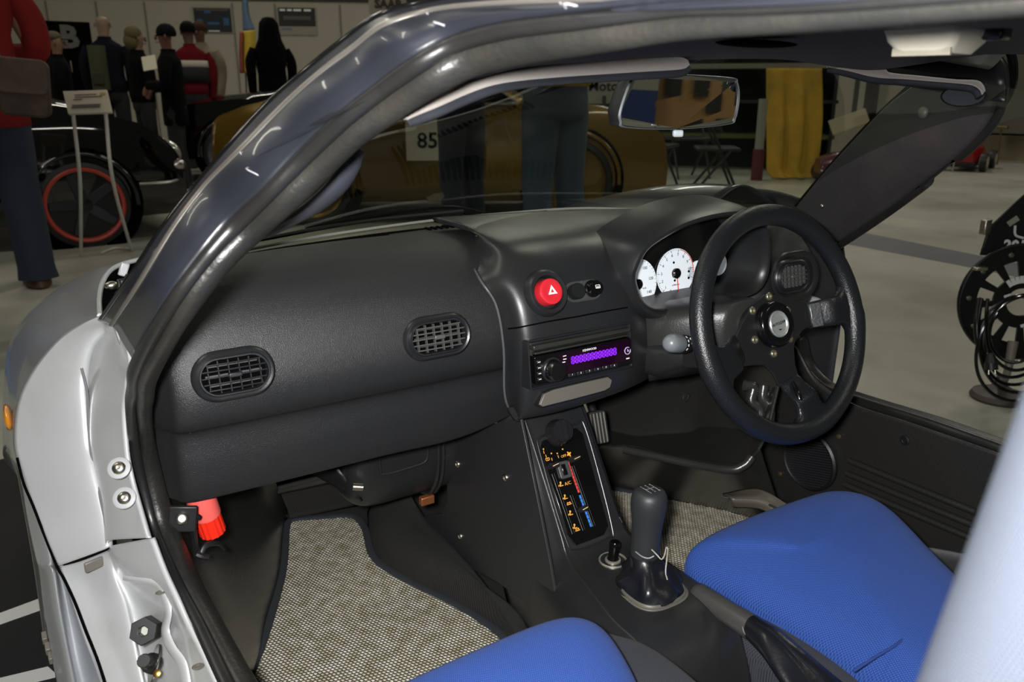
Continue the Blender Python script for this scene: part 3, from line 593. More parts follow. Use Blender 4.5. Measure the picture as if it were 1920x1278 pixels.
# ================================================================ radio
ry = .870; rc = P(1089,664,y=ry); radio = thing('car_radio', 'black single-slot car stereo with purple lit display in the centre pod', 'car radio', tuple(rc))
rm = FRM(rc+V(0,0,0), (1,0,.0), (0,.13,1)); RW, RH = .172, .057
B().loft([[(x,y,-.03) for x,y in rrect(RW+.010,RH+.012,.003,3)],[(x,y,.004) for x,y in rrect(RW+.010,RH+.012,.003,3)],[(x,y,.0045) for x,y in rrect(RW+.006,RH+.008,.002,3)],[(x,y,.001) for x,y in rrect(RW+.002,RH+.004,.002,3)],[(x,y,-.03) for x,y in rrect(RW,RH+.002,.002,3)]], True, True, rm).build('mounting_frame', M['vent'], radio)
B().box(0, RH/2-.0045, .004, RW-.002, .0065, .012, rm).build('trim_rail', mat('radio_rail','33332f',.3,.3), radio, bevel=.0015)
B().box(0, RH/2-.0125, .004, RW-.006, .003, .010, rm).build('trim_rail', bpy.data.materials['radio_rail'], radio, bevel=.001)
face = B().extr(rrect(RW-.002, RH-.017, .003, 4), -.004, .010, rm@T(0,-.0075,0)).build('faceplate', M['gloss'], radio, bevel=.0012)
fz = rm@T(0,-.0075,.0101)
B().extr(rrect(.126, .030, .003, 3), 0, .0006, fz@T(.019,.002,0)).build('display', M['display'], radio, smooth=False)
# twelve seven-segment characters all lit
sg = B(); cw_, ch = .0052, .0098
for i in range(12):
    x0 = -.022+i*.0068; y0 = .0045
    for a, c, w_, h_ in ((0,ch/2,cw_*.62,.0011),(0,0,cw_*.62,.0011),(0,-ch/2,cw_*.62,.0011),(-cw_/2,ch/4,.0011,ch*.38),(cw_/2,ch/4,.0011,ch*.38),(-cw_/2,-ch/4,.0011,ch*.38),(cw_/2,-ch/4,.0011,ch*.38),(0,ch*.24,.0009,ch*.26),(0,-ch*.24,.0009,ch*.26)):
        sg.box(x0+a, y0+c, .0010, w_, h_, .0003, fz)
part_label(sg.build('display_digits', M['purple'], radio, smooth=False), 'row of glowing purple display segments')
text('brand_lettering', 'KENWOOD', fz@T(.008,.0148,.0008), .0046, M['white'], radio)
kb = B().lathe([(.0150,0),(.0150,.003),(.0140,.004),(.0135,.016),(.0125,.0175),(.0001,.0172)], fz@T(-.058,-.0025,0), 40).build('volume_knob', mat('spun_black_metal','6e6e70',.28,1), radio)
B().lathe([(.0172,0),(.0172,.002),(.0150,.0024)], fz@T(-.058,-.0025,0), 40, False).build('knob_ring', M['vent'], kb)
b = B()
for y in (.012,.004,-.004,-.012): b.box(-.0795, y, .0012, .007, .005, .0018, fz)
b.build('left_button', M['vent'], radio, bevel=.0006)
b = B()
for y in (.012,.004,-.004,-.012):
    for dx in (-.0015,0,.0015): b.box(-.0795+dx, y, .0023, .0008, .0012, .0002, fz)
b.build('button_print', M['white'], radio, smooth=False)
for i in range(6): B().box(-.026+i*.015, -.0158, .0018, .0128, .0052, .0030, fz).build('preset_button', M['vent'], radio, bevel=.0008)
for i in range(6): text('preset_number', str(i+1), fz@T(-.026+i*.015,-.0152,.0034), .0036, M['white'], radio)
for i, (x, y) in enumerate(((-.036,.013),(-.036,.0085),(-.038,.0045),(-.039,-.006),(-.0385,-.011))): B().box(x, y, .0012, .0055, .0012, .0003, fz).build('button_print', M['white'], radio, smooth=False)
kr = fz@T(.0765,.0015,.0008)
b = B(); b.tube([kr@V(.0052*math.cos(a), .0052*math.sin(a), .0003) for a in [math.radians(60+k*15) for k in range(22)]], .0007, 6); b.build('input_ring', mat('lilac_print','b9a6cf',.5), radio)
b = B(); b.box(0,.0005,.0004,.0012,.004,.0004,kr); b.box(.0012,-.001,.0004,.0012,.003,.0004,kr@R(.5,'Z')); b.build('input_mark', bpy.data.materials['lilac_print'], radio, smooth=False)
B().box(.0765,-.010,.0009,.006,.0018,.0003,fz).build('button_print', M['white'], radio, smooth=False)

# ================================================================ steering
col = thing('steering_column_shroud', 'black plastic steering column shroud between dashboard and wheel', 'steering column cover', (.2,.9,.56))
def sup(cx, y, cz, hw, hh, n=28, e=.6): return [V(cx+hw*math.copysign(abs(math.cos(2*PI*k/n))**e, math.cos(2*PI*k/n)), y, cz+hh*math.copysign(abs(math.sin(2*PI*k/n))**e, math.sin(2*PI*k/n))) for k in range(n)]
B().loft([sup(.205,.96,.575,.095,.050), sup(.205,.90,.583,.092,.052), sup(.212,.855,.592,.084,.050), sup(.222,.825,.600,.060,.046), sup(.229,.805,.604,.050,.044), sup(.229,.800,.604,.044,.038)], True, True).build('shroud', mat('column_plastic','2b2b2a',.36,bump=('noise',400,.3)), col)
B().loft([sup(.205,.93,.545,.098,.038), sup(.208,.87,.552,.094,.036), sup(.214,.835,.566,.080,.024)], True, True).build('lower_shroud', M['pad_smooth'], col)
sk = thing('indicator_stalk', 'grey-tipped indicator stalk with white light symbols left of the wheel', 'indicator stalk', tuple(P(1290,643,y=.80)))
tp = P(1256,643,y=.785); ax = (P(1316,646,y=.815)-tp).normalized(); Q = Vector((0,0,1)).rotation_difference(ax).to_matrix().to_4x4(); sm_ = T(*tp)@Q
part_label(B().lathe([(.0001,-.0075),(.006,-.0068),(.0105,-.003),(.0125,.002),(.0132,.008),(.0138,.024),(.0135,.0255)], sm_, 32).build('knob', mat('stalk_grey','6b7072',.35), sk), 'grey rounded end knob')
B().lathe([(.0137,.0255),(.0137,.040),(.0125,.050),(.0095,.060),(.0085,.095)], sm_, 32).build('stem', M['black'], sk)
b = B()
for k, (h, a0) in enumerate([(.031,-.6),(.031,-.25),(.031,.1),(.031,.45),(.040,-.45),(.041,-.1),(.046,-.3)]):
    vd = (CX-tp).normalized(); a = math.atan2((sm_.to_3x3().inverted()@vd).y, (sm_.to_3x3().inverted()@vd).x)+a0*1.3
    b.box(0,0,0,.0006,.0034,.0030, sm_@R(a,'Z')@T(.0136 if h < .042 else .0131,0,h))
b.build('stalk_symbol', M['white'], sk, smooth=False)
wc = P(1468,606,y=.745); t20 = math.radians(20); wm = FRM(wc, (1,0,.0), (0,math.sin(t20),math.cos(t20)))
wheel = thing('steering_wheel', 'three-spoke sports steering wheel with black leather rim and silver horn badge', 'steering wheel', tuple(wc))
RR_ = .1605
rim = B(); N_ = 96; rr=[]
for i in range(N_):
    a = 2*PI*i/N_; r = .0158+.0014*(math.exp(-((a-5.0)/.14)**2)+math.exp(-((a-3.42)/.14)**2)+math.exp(-((a-6.2)/.14)**2))
    rr.append([(math.cos(a)*(RR_+r*math.cos(2*PI*k/20)), math.sin(a)*(RR_+r*math.cos(2*PI*k/20)), r*.92*math.sin(2*PI*k/20)) for k in range(20)])
rr.append(rr[0]); rim.loft(rr, True, False, wm); rim.build('rim', M['leather_rim'], wheel)
# spokes: leather-wrapped roots at the rim and metal arms to the hub
def smooth_poly(pts, n=60): return [(p.x, p.y) for p in crc([V(x, y, 0) for x, y in pts], n)]
plate = [(-.002,.046),(.022,.042),(.048,.032),(.080,.022),(.098,.019),(.098,-.016),(.075,-.016),(.052,-.022),(.040,-.040),(.036,-.066),(.040,-.088),(-.006,-.092),(-.014,-.072),(-.028,-.056),(-.050,-.052),(-.070,-.050),(-.082,-.030),(-.084,-.014),(-.060,.010),(-.030,.036)]
hubz = -.022
pl = B().extr(plate, hubz-.004, hubz, wm).build('hub_plate', mat('matt_black_metal','141517',.5), wheel, bevel=.0012)
def spoke(a, w0, w1, r0, r1, z0, name='spoke', m='leather'):
    """flat arm between radii r0 (z0) and r1 (z 0), flaring into the rim"""
    ca, sa = math.cos(a), math.sin(a); rings = []
    for k in range(13):
        t = k/12; r = r0+(r1-r0)*t; w = w0+(w1-w0)*t+max(0, t-.70)**2*.42; z = z0*(1-min(1, t*2.2))+(-.003)*(t > .1); h = .005+.004*t
        rings.append([(ca*r-sa*w*math.copysign(abs(math.cos(q))**.6, math.cos(q)), sa*r+ca*w*math.copysign(abs(math.cos(q))**.6, math.cos(q)), z+h*math.copysign(abs(math.sin(q))**.6, math.sin(q))) for q in [2*PI*j/20 for j in range(20)]])
    return B().loft(rings, True, True, wm).build(name, M[m], wheel)
spoke(math.radians(1), .020, .024, .086, .150, hubz-.003)
spoke(math.radians(-79), .021, .027, .086, .150, hubz-.003)
spoke(math.radians(197), .020, .027, .074, .150, hubz-.003)
part_label(B().box(.0915,.001,-.0135,.016,.036,.0018, wm@T(.0,.0,0)@T(.0915,0,-.0135)@R(-.55,'Y')@T(-.0915,0,.0135)).build('spoke_bend', mat('spoke_bend_highlight','8a8c90',.3,.9,bump=('noise',300,.5)), wheel, bevel=.0005), 'silver bend on the right spoke with its bright highlight painted in')  # the bend's bright highlight is put into its pale metal colour
b = B(); e1 = [(.012,-.088,-.012),(.009,-.105,-.004),(.009,-.125,-.001),(.014,-.147,.001)]
b.tube([wm@Vector(p) for p in e1], [.0022,.004,.0045,.002], 10); part_label(b.build('spoke_edge', M['gloss'], wheel), 'shiny rolled edge of the lower spoke')
hb_ = B().lathe([(.034,hubz-.002),(.034,hubz+.010),(.0325,hubz+.0135),(.029,hubz+.0155),(.0215,hubz+.0150),(.0200,hubz+.0140),(.0001,hubz+.0140)], wm, 48).build('horn_button', M['gloss'], wheel)
bd_ = B().lathe([(.0198,hubz+.0138),(.0198,hubz+.0155),(.0185,hubz+.0168),(.0165,hubz+.0160),(.0155,hubz+.0142),(.0001,hubz+.0142)], wm, 40).build('horn_badge', mat('badge_silver','c3c8c4',.3,.7), hb_)
text('badge_lettering', 'AUTOZAM', wm@T(0,.0005,hubz+.0146)@R(.12,'Z'), .0058, M['void'], hb_, shear=.3)
B().box(.001,-.0085,hubz+.0146,.005,.0016,.0004,wm).build('badge_mark', M['void'], hb_)
for k in range(6):
    a = math.radians(82-60*k); bm_ = wm@T(.0425*math.cos(a), .0425*math.sin(a), hubz)
    B().lathe([(.0062,0),(.0062,.0012),(.0052,.0024),(.0030,.0027),(.0026,.0008),(.0001,.0008)], bm_, 18).build('hub_bolt', mat('bolt_pale','a9a48c',.35,.9) if k == 0 else bpy.data.materials['bolt_pale'], wheel)
B().lathe([(.030,hubz-.045),(.034,hubz-.03),(.038,hubz-.004)], wm, 32).build('hub_boss', M['black'], wheel)
M['knob'] = mat('polished_knob_plastic', '1d1d1f', .24)
# ================================================================ centre console
con = thing('centre_console', 'black plastic centre console with heater controls and gear lever plinth', 'console', (0,.8,.08))
# front face from the dashboard down, then the flat top round the gear lever, then the rear slope
L_ = [(-.074,.975,.485),(-.070,.954,.464),(-.070,.900,.388),(-.070,.853,.315),(-.074,.825,.288),(-.084,.76,.281),(-.094,.70,.277),(-.092,.64,.270),(-.088,.60,.236),(-.084,.575,.17),(-.08,.56,.10)]
C_ = [(-.02,.975,.488),(-.02,.950,.468),(-.02,.896,.391),(-.02,.850,.318),(-.02,.822,.293),(-.02,.76,.289),(-.02,.70,.286),(-.02,.64,.278),(-.02,.595,.240),(-.02,.57,.17),(-.02,.555,.10)]
R_ = [(.034,.975,.485),(.032,.950,.464),(.034,.897,.388),(.036,.850,.315),(.042,.822,.288),(.050,.76,.281),(.056,.70,.277),(.056,.64,.268),(.048,.60,.232),(.04,.575,.17),(.04,.56,.10)]
LS = [(-.092,.995,.47),(-.094,.98,.44),(-.098,.93,.36),(-.10,.89,.28),(-.108,.85,.235),(-.120,.78,.225),(-.130,.71,.215),(-.132,.64,.205),(-.126,.60,.17),(-.12,.575,.13),(-.11,.555,.09)]
LB = [(-.098,1.02,.30),(-.099,1.0,.22),(-.102,.95,.14),(-.106,.91,.09),(-.118,.86,.08),(-.130,.79,.08),(-.140,.71,.08),(-.144,.64,.08),(-.138,.59,.08),(-.13,.57,.08),(-.12,.55,.075)]
RS = [(.050,.985,.46),(.048,.96,.44),(.050,.91,.36),(.054,.865,.285),(.066,.832,.255),(.080,.76,.245),(.090,.70,.235),(.090,.64,.22),(.08,.60,.19),(.07,.575,.14),(.06,.55,.09)]
RB = [(.052,1.0,.3),(.052,.98,.22),(.056,.93,.14),(.062,.88,.09),(.078,.84,.08),(.096,.77,.08),(.108,.70,.08),(.108,.64,.08),(.10,.59,.08),(.09,.57,.08),(.07,.55,.075)]
tv = lambda L: [V(*p) for p in L]
mid = lambda A, Bq, t=.5, lift=0: [a*(1-t)+b_*t+V(0,-lift*.6,lift) for a, b_ in zip(A, Bq)]
sheet([tv(LB), tv(LS), mid(tv(LS),tv(L_),.8,.006), mid(tv(L_),tv(C_),.12,.002), tv(C_), mid(tv(R_),tv(C_),.12,.002), mid(tv(RS),tv(R_),.8,.004), tv(RS), tv(RB)], 90, 70).build('console_shell', M['pad_smooth'], con, thick=.004, off=-1)
# flat black side panel with screws
sp = [(905,800),(975,780),(1008,940),(1030,1050),(1046,1150),(1035,1166),(1000,1138),(930,1090),(860,1055),(800,1028),(796,965),(828,962),(838,940),(838,835),(870,815)]
yz = [P(a, c, x=-.105) for a, c in sp]
b = B(); b.loft([[V(-.105-(.0), p.y, p.z) for p in yz],[V(-.100, p.y, p.z) for p in yz]], True, True); b.build('side_panel', M['panel'], con, bevel=.001)
def screw(px, py, parent, r=.0062, x=None, n=(-1,-.15,.1), s=None, w=False, mt='steel'):
    c = P(px, py, x=x) if s is None else P(px, py, s=s); n = Vector(n).normalized(); q = Vector((0,0,1)).rotation_difference(n).to_matrix().to_4x4()
    return B().lathe([(r,-.001),(r,.0008),(r*.85,.0024),(r*.5,.0034),(r*.42,.0034),(r*.38,.0016),(.0001,.0015)], T(*c)@q, 18).build('screw', M[mt], parent)
for a, c in ((858,870),(948,895),(863,1005),(1017,1125)): screw(a, c, con, x=-.106)
sc_ = screw(964,850,con,.0050,x=-.094,mt='steel'); 
B().lathe([(.0098,.0),(.0092,.0015),(.006,.0005)], T(*P(964,850,x=-.0935))@Vector((0,0,1)).rotation_difference(Vector((-1,-.3,.2)).normalized()).to_matrix().to_4x4(), 20, False).build('screw_recess', M['gloss'], con)
# horizontal joint line between upper and lower console
B().tube([V(-.101,.878,.262),V(-.088,.862,.290),V(-.072,.853,.3125),V(-.071,.852,.3165)], .0009, 6).build('joint_line', mat('joint_grey','5d5c58',.5), con)
B().tube([V(.036,.848,.3175),V(.046,.851,.300),V(.054,.862,.280)], .0009, 6).build('joint_line', bpy.data.materials['joint_grey'], con)
# heater control panel
hA, hB = P(1062,800,x=-.012), P(1108,1018,x=-.008); up = (V(-.02,.950,.468)-V(-.02,.850,.318)).normalized()
hm = FRM(V(-.019,.897,.3935)+V(0,-.0025,.0018), (1,0,0), up)
def hp_(px, py):
    n = Vector((hm[0][2], hm[1][2], hm[2][2])); c0 = Vector((hm[0][3], hm[1][3], hm[2][3])); D = ray(px, py); s = (c0-CX).dot(n)/D.dot(n); p = hm.inverted()@(CX+D*s); return (p.x, p.y)
hc = thing('heater_control_panel', 'black heater panel with red and blue temperature strip and slider controls', 'heater controls', tuple(V(-.019,.897,.39)))
ol = [hp_(*p) for p in ((1018,826),(1080,802),(1092,812),(1140,985),(1132,1002),(1080,1022),(1062,995),(1014,846))][::-1]
B().extr(ol, -.004, .001, hm).build('panel', M['gloss'], hc, bevel=.0008)
fr_o = [hp_(*p) for p in ((1012,822),(1022,815),(1078,795),(1098,806),(1146,985),(1138,1008),(1080,1030),(1058,1004),(1010,842))]
b = B(); b.tube([hm@V(x, y, .001) for x, y in fr_o], .0014, 8, n=100, closed=True); b.build('panel_rim', M['vent'], hc)
def strip(p, q, w, m, z=.0012, name='slot', k=1, gap=0, par=None):
    a, c = Vector(hp_(*p)), Vector(hp_(*q)); bb = B(); n = k
    for i in range(n):
        u = a+(c-a)*(i/n); v = a+(c-a)*((i+1-gap)/n); d = v-u; an = math.atan2(d.y, d.x)
        bb.box(0,0,0,d.length,w,.0006, hm@T((u.x+v.x)/2,(u.y+v.y)/2,z)@R(an,'Z'))
    return bb.build(name, m, par or hc, smooth=False)
slotm = mat('slot_edge_grey','77756f',.4,.4)
for p, q in (((1036,888),(1074,1000)),((1073,873),(1113,986)),((1070,928),(1094,994))):
    strip(p, q, .0042, slotm); strip(p, q, .0026, M['void'], .0018)
part_label(strip((1064,866),(1085,924), .0032, M['redline'], .0014, 'temperature_strip', 9, .12), 'red part of the temperature strip')
part_label(strip((1086,928),(1108,988), .0032, M['blueline'], .0014, 'temperature_strip', 8, .12), 'blue part of the temperature strip')
kx = hp_(1045,812)
kn = B().lathe([(.0215,.0),(.0215,.004),(.0195,.008),(.0180,.018),(.0165,.0205),(.0001,.0205)], hm@T(kx[0],kx[1],0), 40).build('fan_knob', M['knob'], hc)
B().loft([[(x,y,.0195) for x,y in rrect(.0105,.036,.003,3)],[(x,y,.028) for x,y in rrect(.0065,.031,.003,3)],[(x,y,.0285) for x,y in rrect(.0055,.030,.0025,3)]], True, True, hm@T(kx[0],kx[1],0)@R(-.12,'Z')).build('knob_grip', M['knob'], kn)
def slider(px, py, w, lab):
    x, y = hp_(px, py); s = B().loft([[(a,c,0) for a,c in rrect(w,.010,.004,4)],[(a,c,.010) for a,c in rrect(w*.9,.009,.004,4)],[(a,c,.0125) for a,c in rrect(w*.7,.006,.0028,4)]], True, True, hm@T(x,y,.001)).build('slider_knob', M['knob'], hc)
    part_label(s, lab); B().box(0,0,.0128,w*.62,.0010,.0006, hm@T(x,y,.001)@R(.15,'Z')).build('slider_mark', mat('cream_print','d8c08a',.6) if 'cream_print' not in bpy.data.materials else bpy.data.materials['cream_print'], s, smooth=False)
slider(1034,874,.018,'slider knob at the top of the left slot'); slider(1074,861,.018,'slider knob at the top of the right slot'); slider(1089,955,.017,'slider knob half way down the middle slot')
x, y = hp_(1056,881); ac = B().extr(rrect(.020,.026,.003,4), 0, .004, hm@T(x,y,.001)@R(-.02,'Z')).build('air_conditioning_button', mat('button_dark_grey','3f403f',.4), hc, bevel=.0008)
B().box(0,0,.0055,.0075,.017,.003, hm@T(x-.002,y,.001)).build('rocker', M['gloss'], ac, bevel=.001)
text('lettering', 'A/C', hm@T(*hp_(1064,906),.0014), .0072, M['orange'], hc); text('lettering', 'OFF', hm@T(*hp_(1056,855),.0014), .0056, M['orange'], hc)
def glyph(px, py, kind):
    ic = B()
    x, y = hp_(px, py); m_ = hm@T(x, y, .0014)
    if kind == 'dot': ic.lathe([(.0013,0),(.0013,.0003)], m_, 10)
    elif kind == 'bar': ic.box(0,0,0,.0011,.0045,.0003,m_)
    elif kind == 'screen':
        ic.box(0,.0018,0,.0065,.0011,.0003,m_); ic.box(0,-.0018,0,.0045,.0011,.0003,m_); ic.box(-.003,0,0,.0011,.0035,.0003,m_); ic.box(.003,0,0,.0011,.0035,.0003,m_); ic.box(0,0,0,.001,.0045,.0003,m_)
    elif kind == 'man':
        ic.lathe([(.0016,0),(.0016,.0003)], m_@T(.001,.0025,0), 10); ic.box(0,-.001,0,.0018,.005,.0003,m_@R(-.5,'Z')); ic.box(.0022,-.0025,0,.0045,.0013,.0003,m_); ic.box(-.0035,.0005,0,.003,.0012,.0003,m_@R(.5,'Z'))
    elif kind == 'car':
        ic.box(0,-.001,0,.0085,.0013,.0003,m_); ic.box(0,.0012,0,.0045,.0013,.0003,m_); ic.box(-.003,0,0,.001,.0028,.0003,m_@R(-.5,'Z')); ic.box(.003,0,0,.001,.0028,.0003,m_@R(.5,'Z'))
    elif kind == 'fan':
        for k in range(4): ic.ell((0,.0022,0), .0014,.0024,.0002, m_@R(k*PI/2+.4,'Z'), 8, 4)
    ic.build('orange_symbol', M['orange'], hc, smooth=False)
for px, py, k in ((1018,842,'dot'),(1019,848,'bar'),(1033,850,'dot'),(1044,850,'dot'),(1046,856,'bar'),(1054,842,'dot'),(1026,861,'screen'),(1034,861,'bar'),(1066,851,'fan'),(1023,855,'bar'),(1050,908,'man'),(1058,932,'man'),(1066,944,'car'),(1068,962,'man'),(1076,987,'man'),(1082,993,'car')): glyph(px, py, k)
# --- cigarette lighter
lt = thing('cigarette_lighter', 'black push knob in a silver ring in front of the gear lever', 'cigarette lighter', tuple(P(1150,1052,z=.285)))
lm = T(*P(1149,1050,z=.2895))
B().lathe([(.021,-.002),(.021,.0012),(.0198,.0022),(.0185,.0016),(.0178,-.003),(.0120,-.004),(.0115,.002),(.0098,.003),(.0001,.003)], lm, 36).build('socket_ring', mat('socket_ring_metal','c9c3b4',.35,.8), lt)
B().lathe([(.0088,.0),(.0088,.004),(.0076,.006),(.0076,.020),(.0084,.023),(.0084,.028),(.0070,.0305),(.0001,.0308)], lm@R(.10,'Y'), 28).build('knob', M['gloss'], lt)
# --- gear lever
gl = thing('gear_lever', 'black gear lever with tall tapered knob above a leather boot', 'gear lever', tuple(P(1222,1100,z=.285)))
gb, gt = P(1208,1046,y=.735), P(1217,940,y=.735); q = Vector((0,0,1)).rotation_difference((gt-gb).normalized()).to_matrix().to_4x4(); H_ = (gt-gb).length
km = T(*gb)@q
gk = B().lathe([(.0190,-.012),(.0200,.0),(.0204,.02),(.0207,.05),(.0216,.062),(.0232,.074),(.0248,.086),(.0250,.094),(.0242,.102),(.0214,.1085),(.0160,.1118),(.0090,.1128),(.0001,.1130)], km@T(0,0,H_-.093), 40).build('knob', M['foam'], gl)
b = B(); gp = km@T(0,0,H_+.0198)
for x in (-.008,0,.008): b.box(x,0,0,.0012,.013,.0004,gp)
b.box(0,0,0,.017,.0012,.0004,gp)
b.build('shift_pattern', mat('faded_print','8a8a88',.6), gk, smooth=False)
for s_, x, y in (('1',-.008,.0095),('3',0,.0095),('5',.008,.0095),('2',-.008,-.0095),('4',0,-.0095),('R',.008,-.0095)): text('shift_number', s_, gp@T(x,y,0), .0045, bpy.data.materials['faded_print'], gk)
bt = []
for h, rx, ry, ph in ((0,.041,.038,0),(.012,.041,.039,.2),(.028,.039,.037,.5),(.046,.033,.032,.9),(.064,.026,.026,1.2),(.080,.022,.022,1.4),(.092,.0215,.0215,1.5),(.097,.020,.020,1.5)):
    t = h/.097; c = P(1224,1104,z=.286)*(1-t)+(gb+V(0,0,-.002))*t; c.z = .284+h*(gb.z+.008-.284)/.097
    ring_ = []
    for k in range(48):
        a = 2*PI*k/48; fold = 1+(.17*math.sin(3*a+ph*2)+.13*math.sin(6*a-ph*4))*math.sin(PI*min(1,t*1.05)); e = .72 if t < .3 else .95
        ring_.append(V(c.x+rx*fold*math.copysign(abs(math.cos(a))**e, math.cos(a)), c.y+ry*fold*math.copysign(abs(math.sin(a))**e, math.sin(a)), c.z))
    bt.append(ring_)
B().loft(bt, True, True).build('boot', M['leather_boot'], gl)
b = B(); b.loft([[V(p.x+(p.x-bt[0][0].x)*0, p.y, .2845)+(p-P(1224,1104,z=.286))*k for p in bt[0]] for k in (.12,.02)]+[[V(p.x,p.y,.290)+(p-P(1224,1104,z=.286))*k for p in bt[0]] for k in (.0,)], True, False); b.build('boot_frame', mat('boot_frame_grey','55534c',.45), gl, thick=.002)
b = B(); b.tube([P(1222,1030,s=.88),P(1232,1040,s=.872),P(1240,1048,s=.872),P(1246,1040,s=.876),P(1249,1026,s=.885),P(1252,1030,s=.885),P(1250,1050,s=.872),P(1248,1072,s=.868),P(1251,1086,s=.87)], .0007, 6, n=60); b.build('boot_lace', mat('pale_lace','8a867b',.7), gl)
b = B(); b.tube([P(1192,1034,s=.885),P(1204,1043,s=.872),P(1216,1046,s=.868),P(1226,1042,s=.868)], .0007, 6); b.build('boot_stitching', mat('stitch_grey','77777a',.7), gl)
# --- handbrake
hb = thing('handbrake_lever', 'black handbrake lever with plastic grip and leather boot between the seats', 'handbrake', tuple(P(1440,1215,x=.045)))
a_, c_ = P(1303,1108,x=.045), P(1412,1178,x=.045); ax = (c_-a_).normalized(); q = Vector((0,0,1)).rotation_difference(ax).to_matrix().to_4x4(); am = T(*a_)@q; Lh = (c_-a_).length
B().lathe([(.0001,-.003),(.0095,-.0015),(.0145,.004),(.0155,.012),(.0155,Lh*.6),(.0168,Lh-.004),(.0160,Lh),(.012,Lh+.003)], am, 32).build('grip', mat('grip_grey_black','3d3c3a',.42), hb)
B().lathe([(.0001,-.010),(.0045,-.009),(.0055,-.006),(.0055,.0)], am, 16).build('release_button', M['black'], hb)
bp = [c_, P(1450,1205,x=.043), P(1490,1245,x=.045), P(1540,1300,x=.05), P(1590,1350,x=.055)]
rg = []
pth = cr(bp, 30)
for i, p in enumerate(pth):
    t = i/29; w = .0165+.030*t**1.2; h = .0165+.014*t; rg.append([V(p.x+w*math.cos(a)*(1+.10*math.sin(4*a+t*5)*t), p.y+.3*h*math.sin(a), p.z-.012*t+h*math.sin(a)*(1+.12*math.sin(3*a+t*7)*t)) for a in [2*PI*k/36 for k in range(36)]])
B().loft(rg, True, True).build('boot', M['leather_boot'], hb)
b = B(); b.tube([p+V(-.006,0,.016+.010*i/29) for i, p in enumerate(pth)][2:], .0016, 8, raw=True); b.build('boot_seam', M['leather'], hb)
b = B(); b.tube([c_+V(.0165*math.cos(a), .0165*math.sin(a)*.7, .0165*math.sin(a)*.7+.001) for a in [2*PI*k/20 for k in range(20)]], .0007, 6, closed=True); b.build('boot_stitching', bpy.data.materials['stitch_grey'], hb)

# ================================================================ footwells
fl = thing('footwell_lining', 'black carpet and scuffed moulded plastic lining both footwells', 'footwell lining', (0,1.2,.02))
B().box(0, .78, .06, 1.16, 1.9, .03).build('floor_carpet', M['carpet'], fl)
# carpet over the tunnel on the near side
tE = [P(690,960,z=.088),P(700,1035,z=.088),P(760,1088,z=.088),P(850,1130,z=.088),P(940,1190,z=.088),P(960,1278,z=.088)]
tM = [V(p.x*.75-.02, p.y-.03, .12+.03) for p in tE]
tT = [V(-.103,1.36,.20),V(-.103,1.26,.16),V(-.106,1.13,.16),V(-.11,1.0,.15),V(-.125,.87,.13),V(-.14,.75,.12)]
sheet([tE, tM, tT], 40, 16).build('tunnel_carpet', M['carpet'], fl, thick=.004)
sheet([[P(535,968,z=.085),P(600,960,z=.085),P(690,945,z=.085),V(-.08,1.42,.10)],[P(533,940,z=.16),P(600,925,z=.16),P(700,900,z=.16),V(-.08,1.46,.2)],[V(-.36,1.72,.40),V(-.26,1.70,.40),V(-.16,1.66,.40),V(-.06,1.60,.40)]], 30, 16).build('toe_board_carpet', M['carpet'], fl, thick=.004)
part_label(sheet([[P(520,925,z=.2),P(600,908,z=.2),P(655,895,z=.2)],[P(522,912,z=.24),P(600,892,z=.24),P(655,880,z=.24)]], 14, 5).build('toe_board_strip', mat('grey_felt_strip','4f4e4a',.9,bump=('noise',200,1)), fl, thick=.004), 'grey felt strip at the top of the toe board')
kb = [P(470,1262,z=.085),P(486,1225,z=.085),P(500,1170,z=.085),P(526,1085,z=.085),P(534,1010,z=.085),P(538,962,z=.085)]
kt = [V(-.565,.78,.37),V(-.572,.87,.40),V(-.578,.98,.43),V(-.565,1.12,.47),V(-.50,1.35,.50),V(-.36,1.6,.5)]
km_ = [(a*.45+c*.55)+V(-.012,-.0,-.0) for a, c in zip(kb, kt)]
sheet([kb, [a*.85+c*.15+V(.004,0,0) for a, c in zip(kb, kt)], km_, kt], 50, 30).build('near_kick_panel', M['moulded'], fl, thick=.004)
sheet([[V(-.57,.5,.09),V(-.575,.78,.09),V(-.54,1.0,.09)],[V(-.568,.5,.36),V(-.565,.78,.38),V(-.572,.9,.41)]], 14, 8).build('near_sill_lining', M['kick'], fl, thick=.004)
# driver's side mouldings
base = [P(1105,905,z=.085),P(1145,915,z=.085),P(1220,930,z=.085),P(1290,945,z=.085),P(1370,962,z=.085),P(1440,985,z=.085),P(1480,1010,z=.085)]
def up_(p, dz, dx=0, dy=0): return V(p.x+dx, p.y+dy, p.z+dz)
lf = [P(1105,838,s=1.50),P(1183,836,s=1.54),P(1240,850,s=1.50),P(1300,862,s=1.45),P(1360,872,s=1.40),P(1395,868,s=1.385),P(1425,840,s=1.37)]
lb = [P(1110,800,s=1.70),P(1190,818,s=1.66),P(1240,815,s=1.66),P(1290,812,s=1.64),P(1325,800,s=1.60),P(1400,806,s=1.48),P(1440,810,s=1.38)]
wt = [P(1105,700,s=1.86),P(1180,700,s=1.80),P(1240,696,s=1.78),P(1290,690,s=1.74),P(1340,690,s=1.68),P(1420,680,s=1.52),P(1470,680,s=1.40)]
lo = [a*.5+c*.5+(CX-(a+c)/2).normalized()*.0 for a, c in zip(base, lf)]
tight = lambda A, Bq, t: [a*(1-t)+b_*t for a, b_ in zip(A, Bq)]
sheet([base, tight(base,lf,.5), tight(base,lf,.93), lf, tight(lf,lb,.10), tight(lf,lb,.9), lb, tight(lb,wt,.10), tight(lb,wt,.5), wt], 70, 70).build('wheel_arch_moulding', M['moulded'], fl, thick=.004)
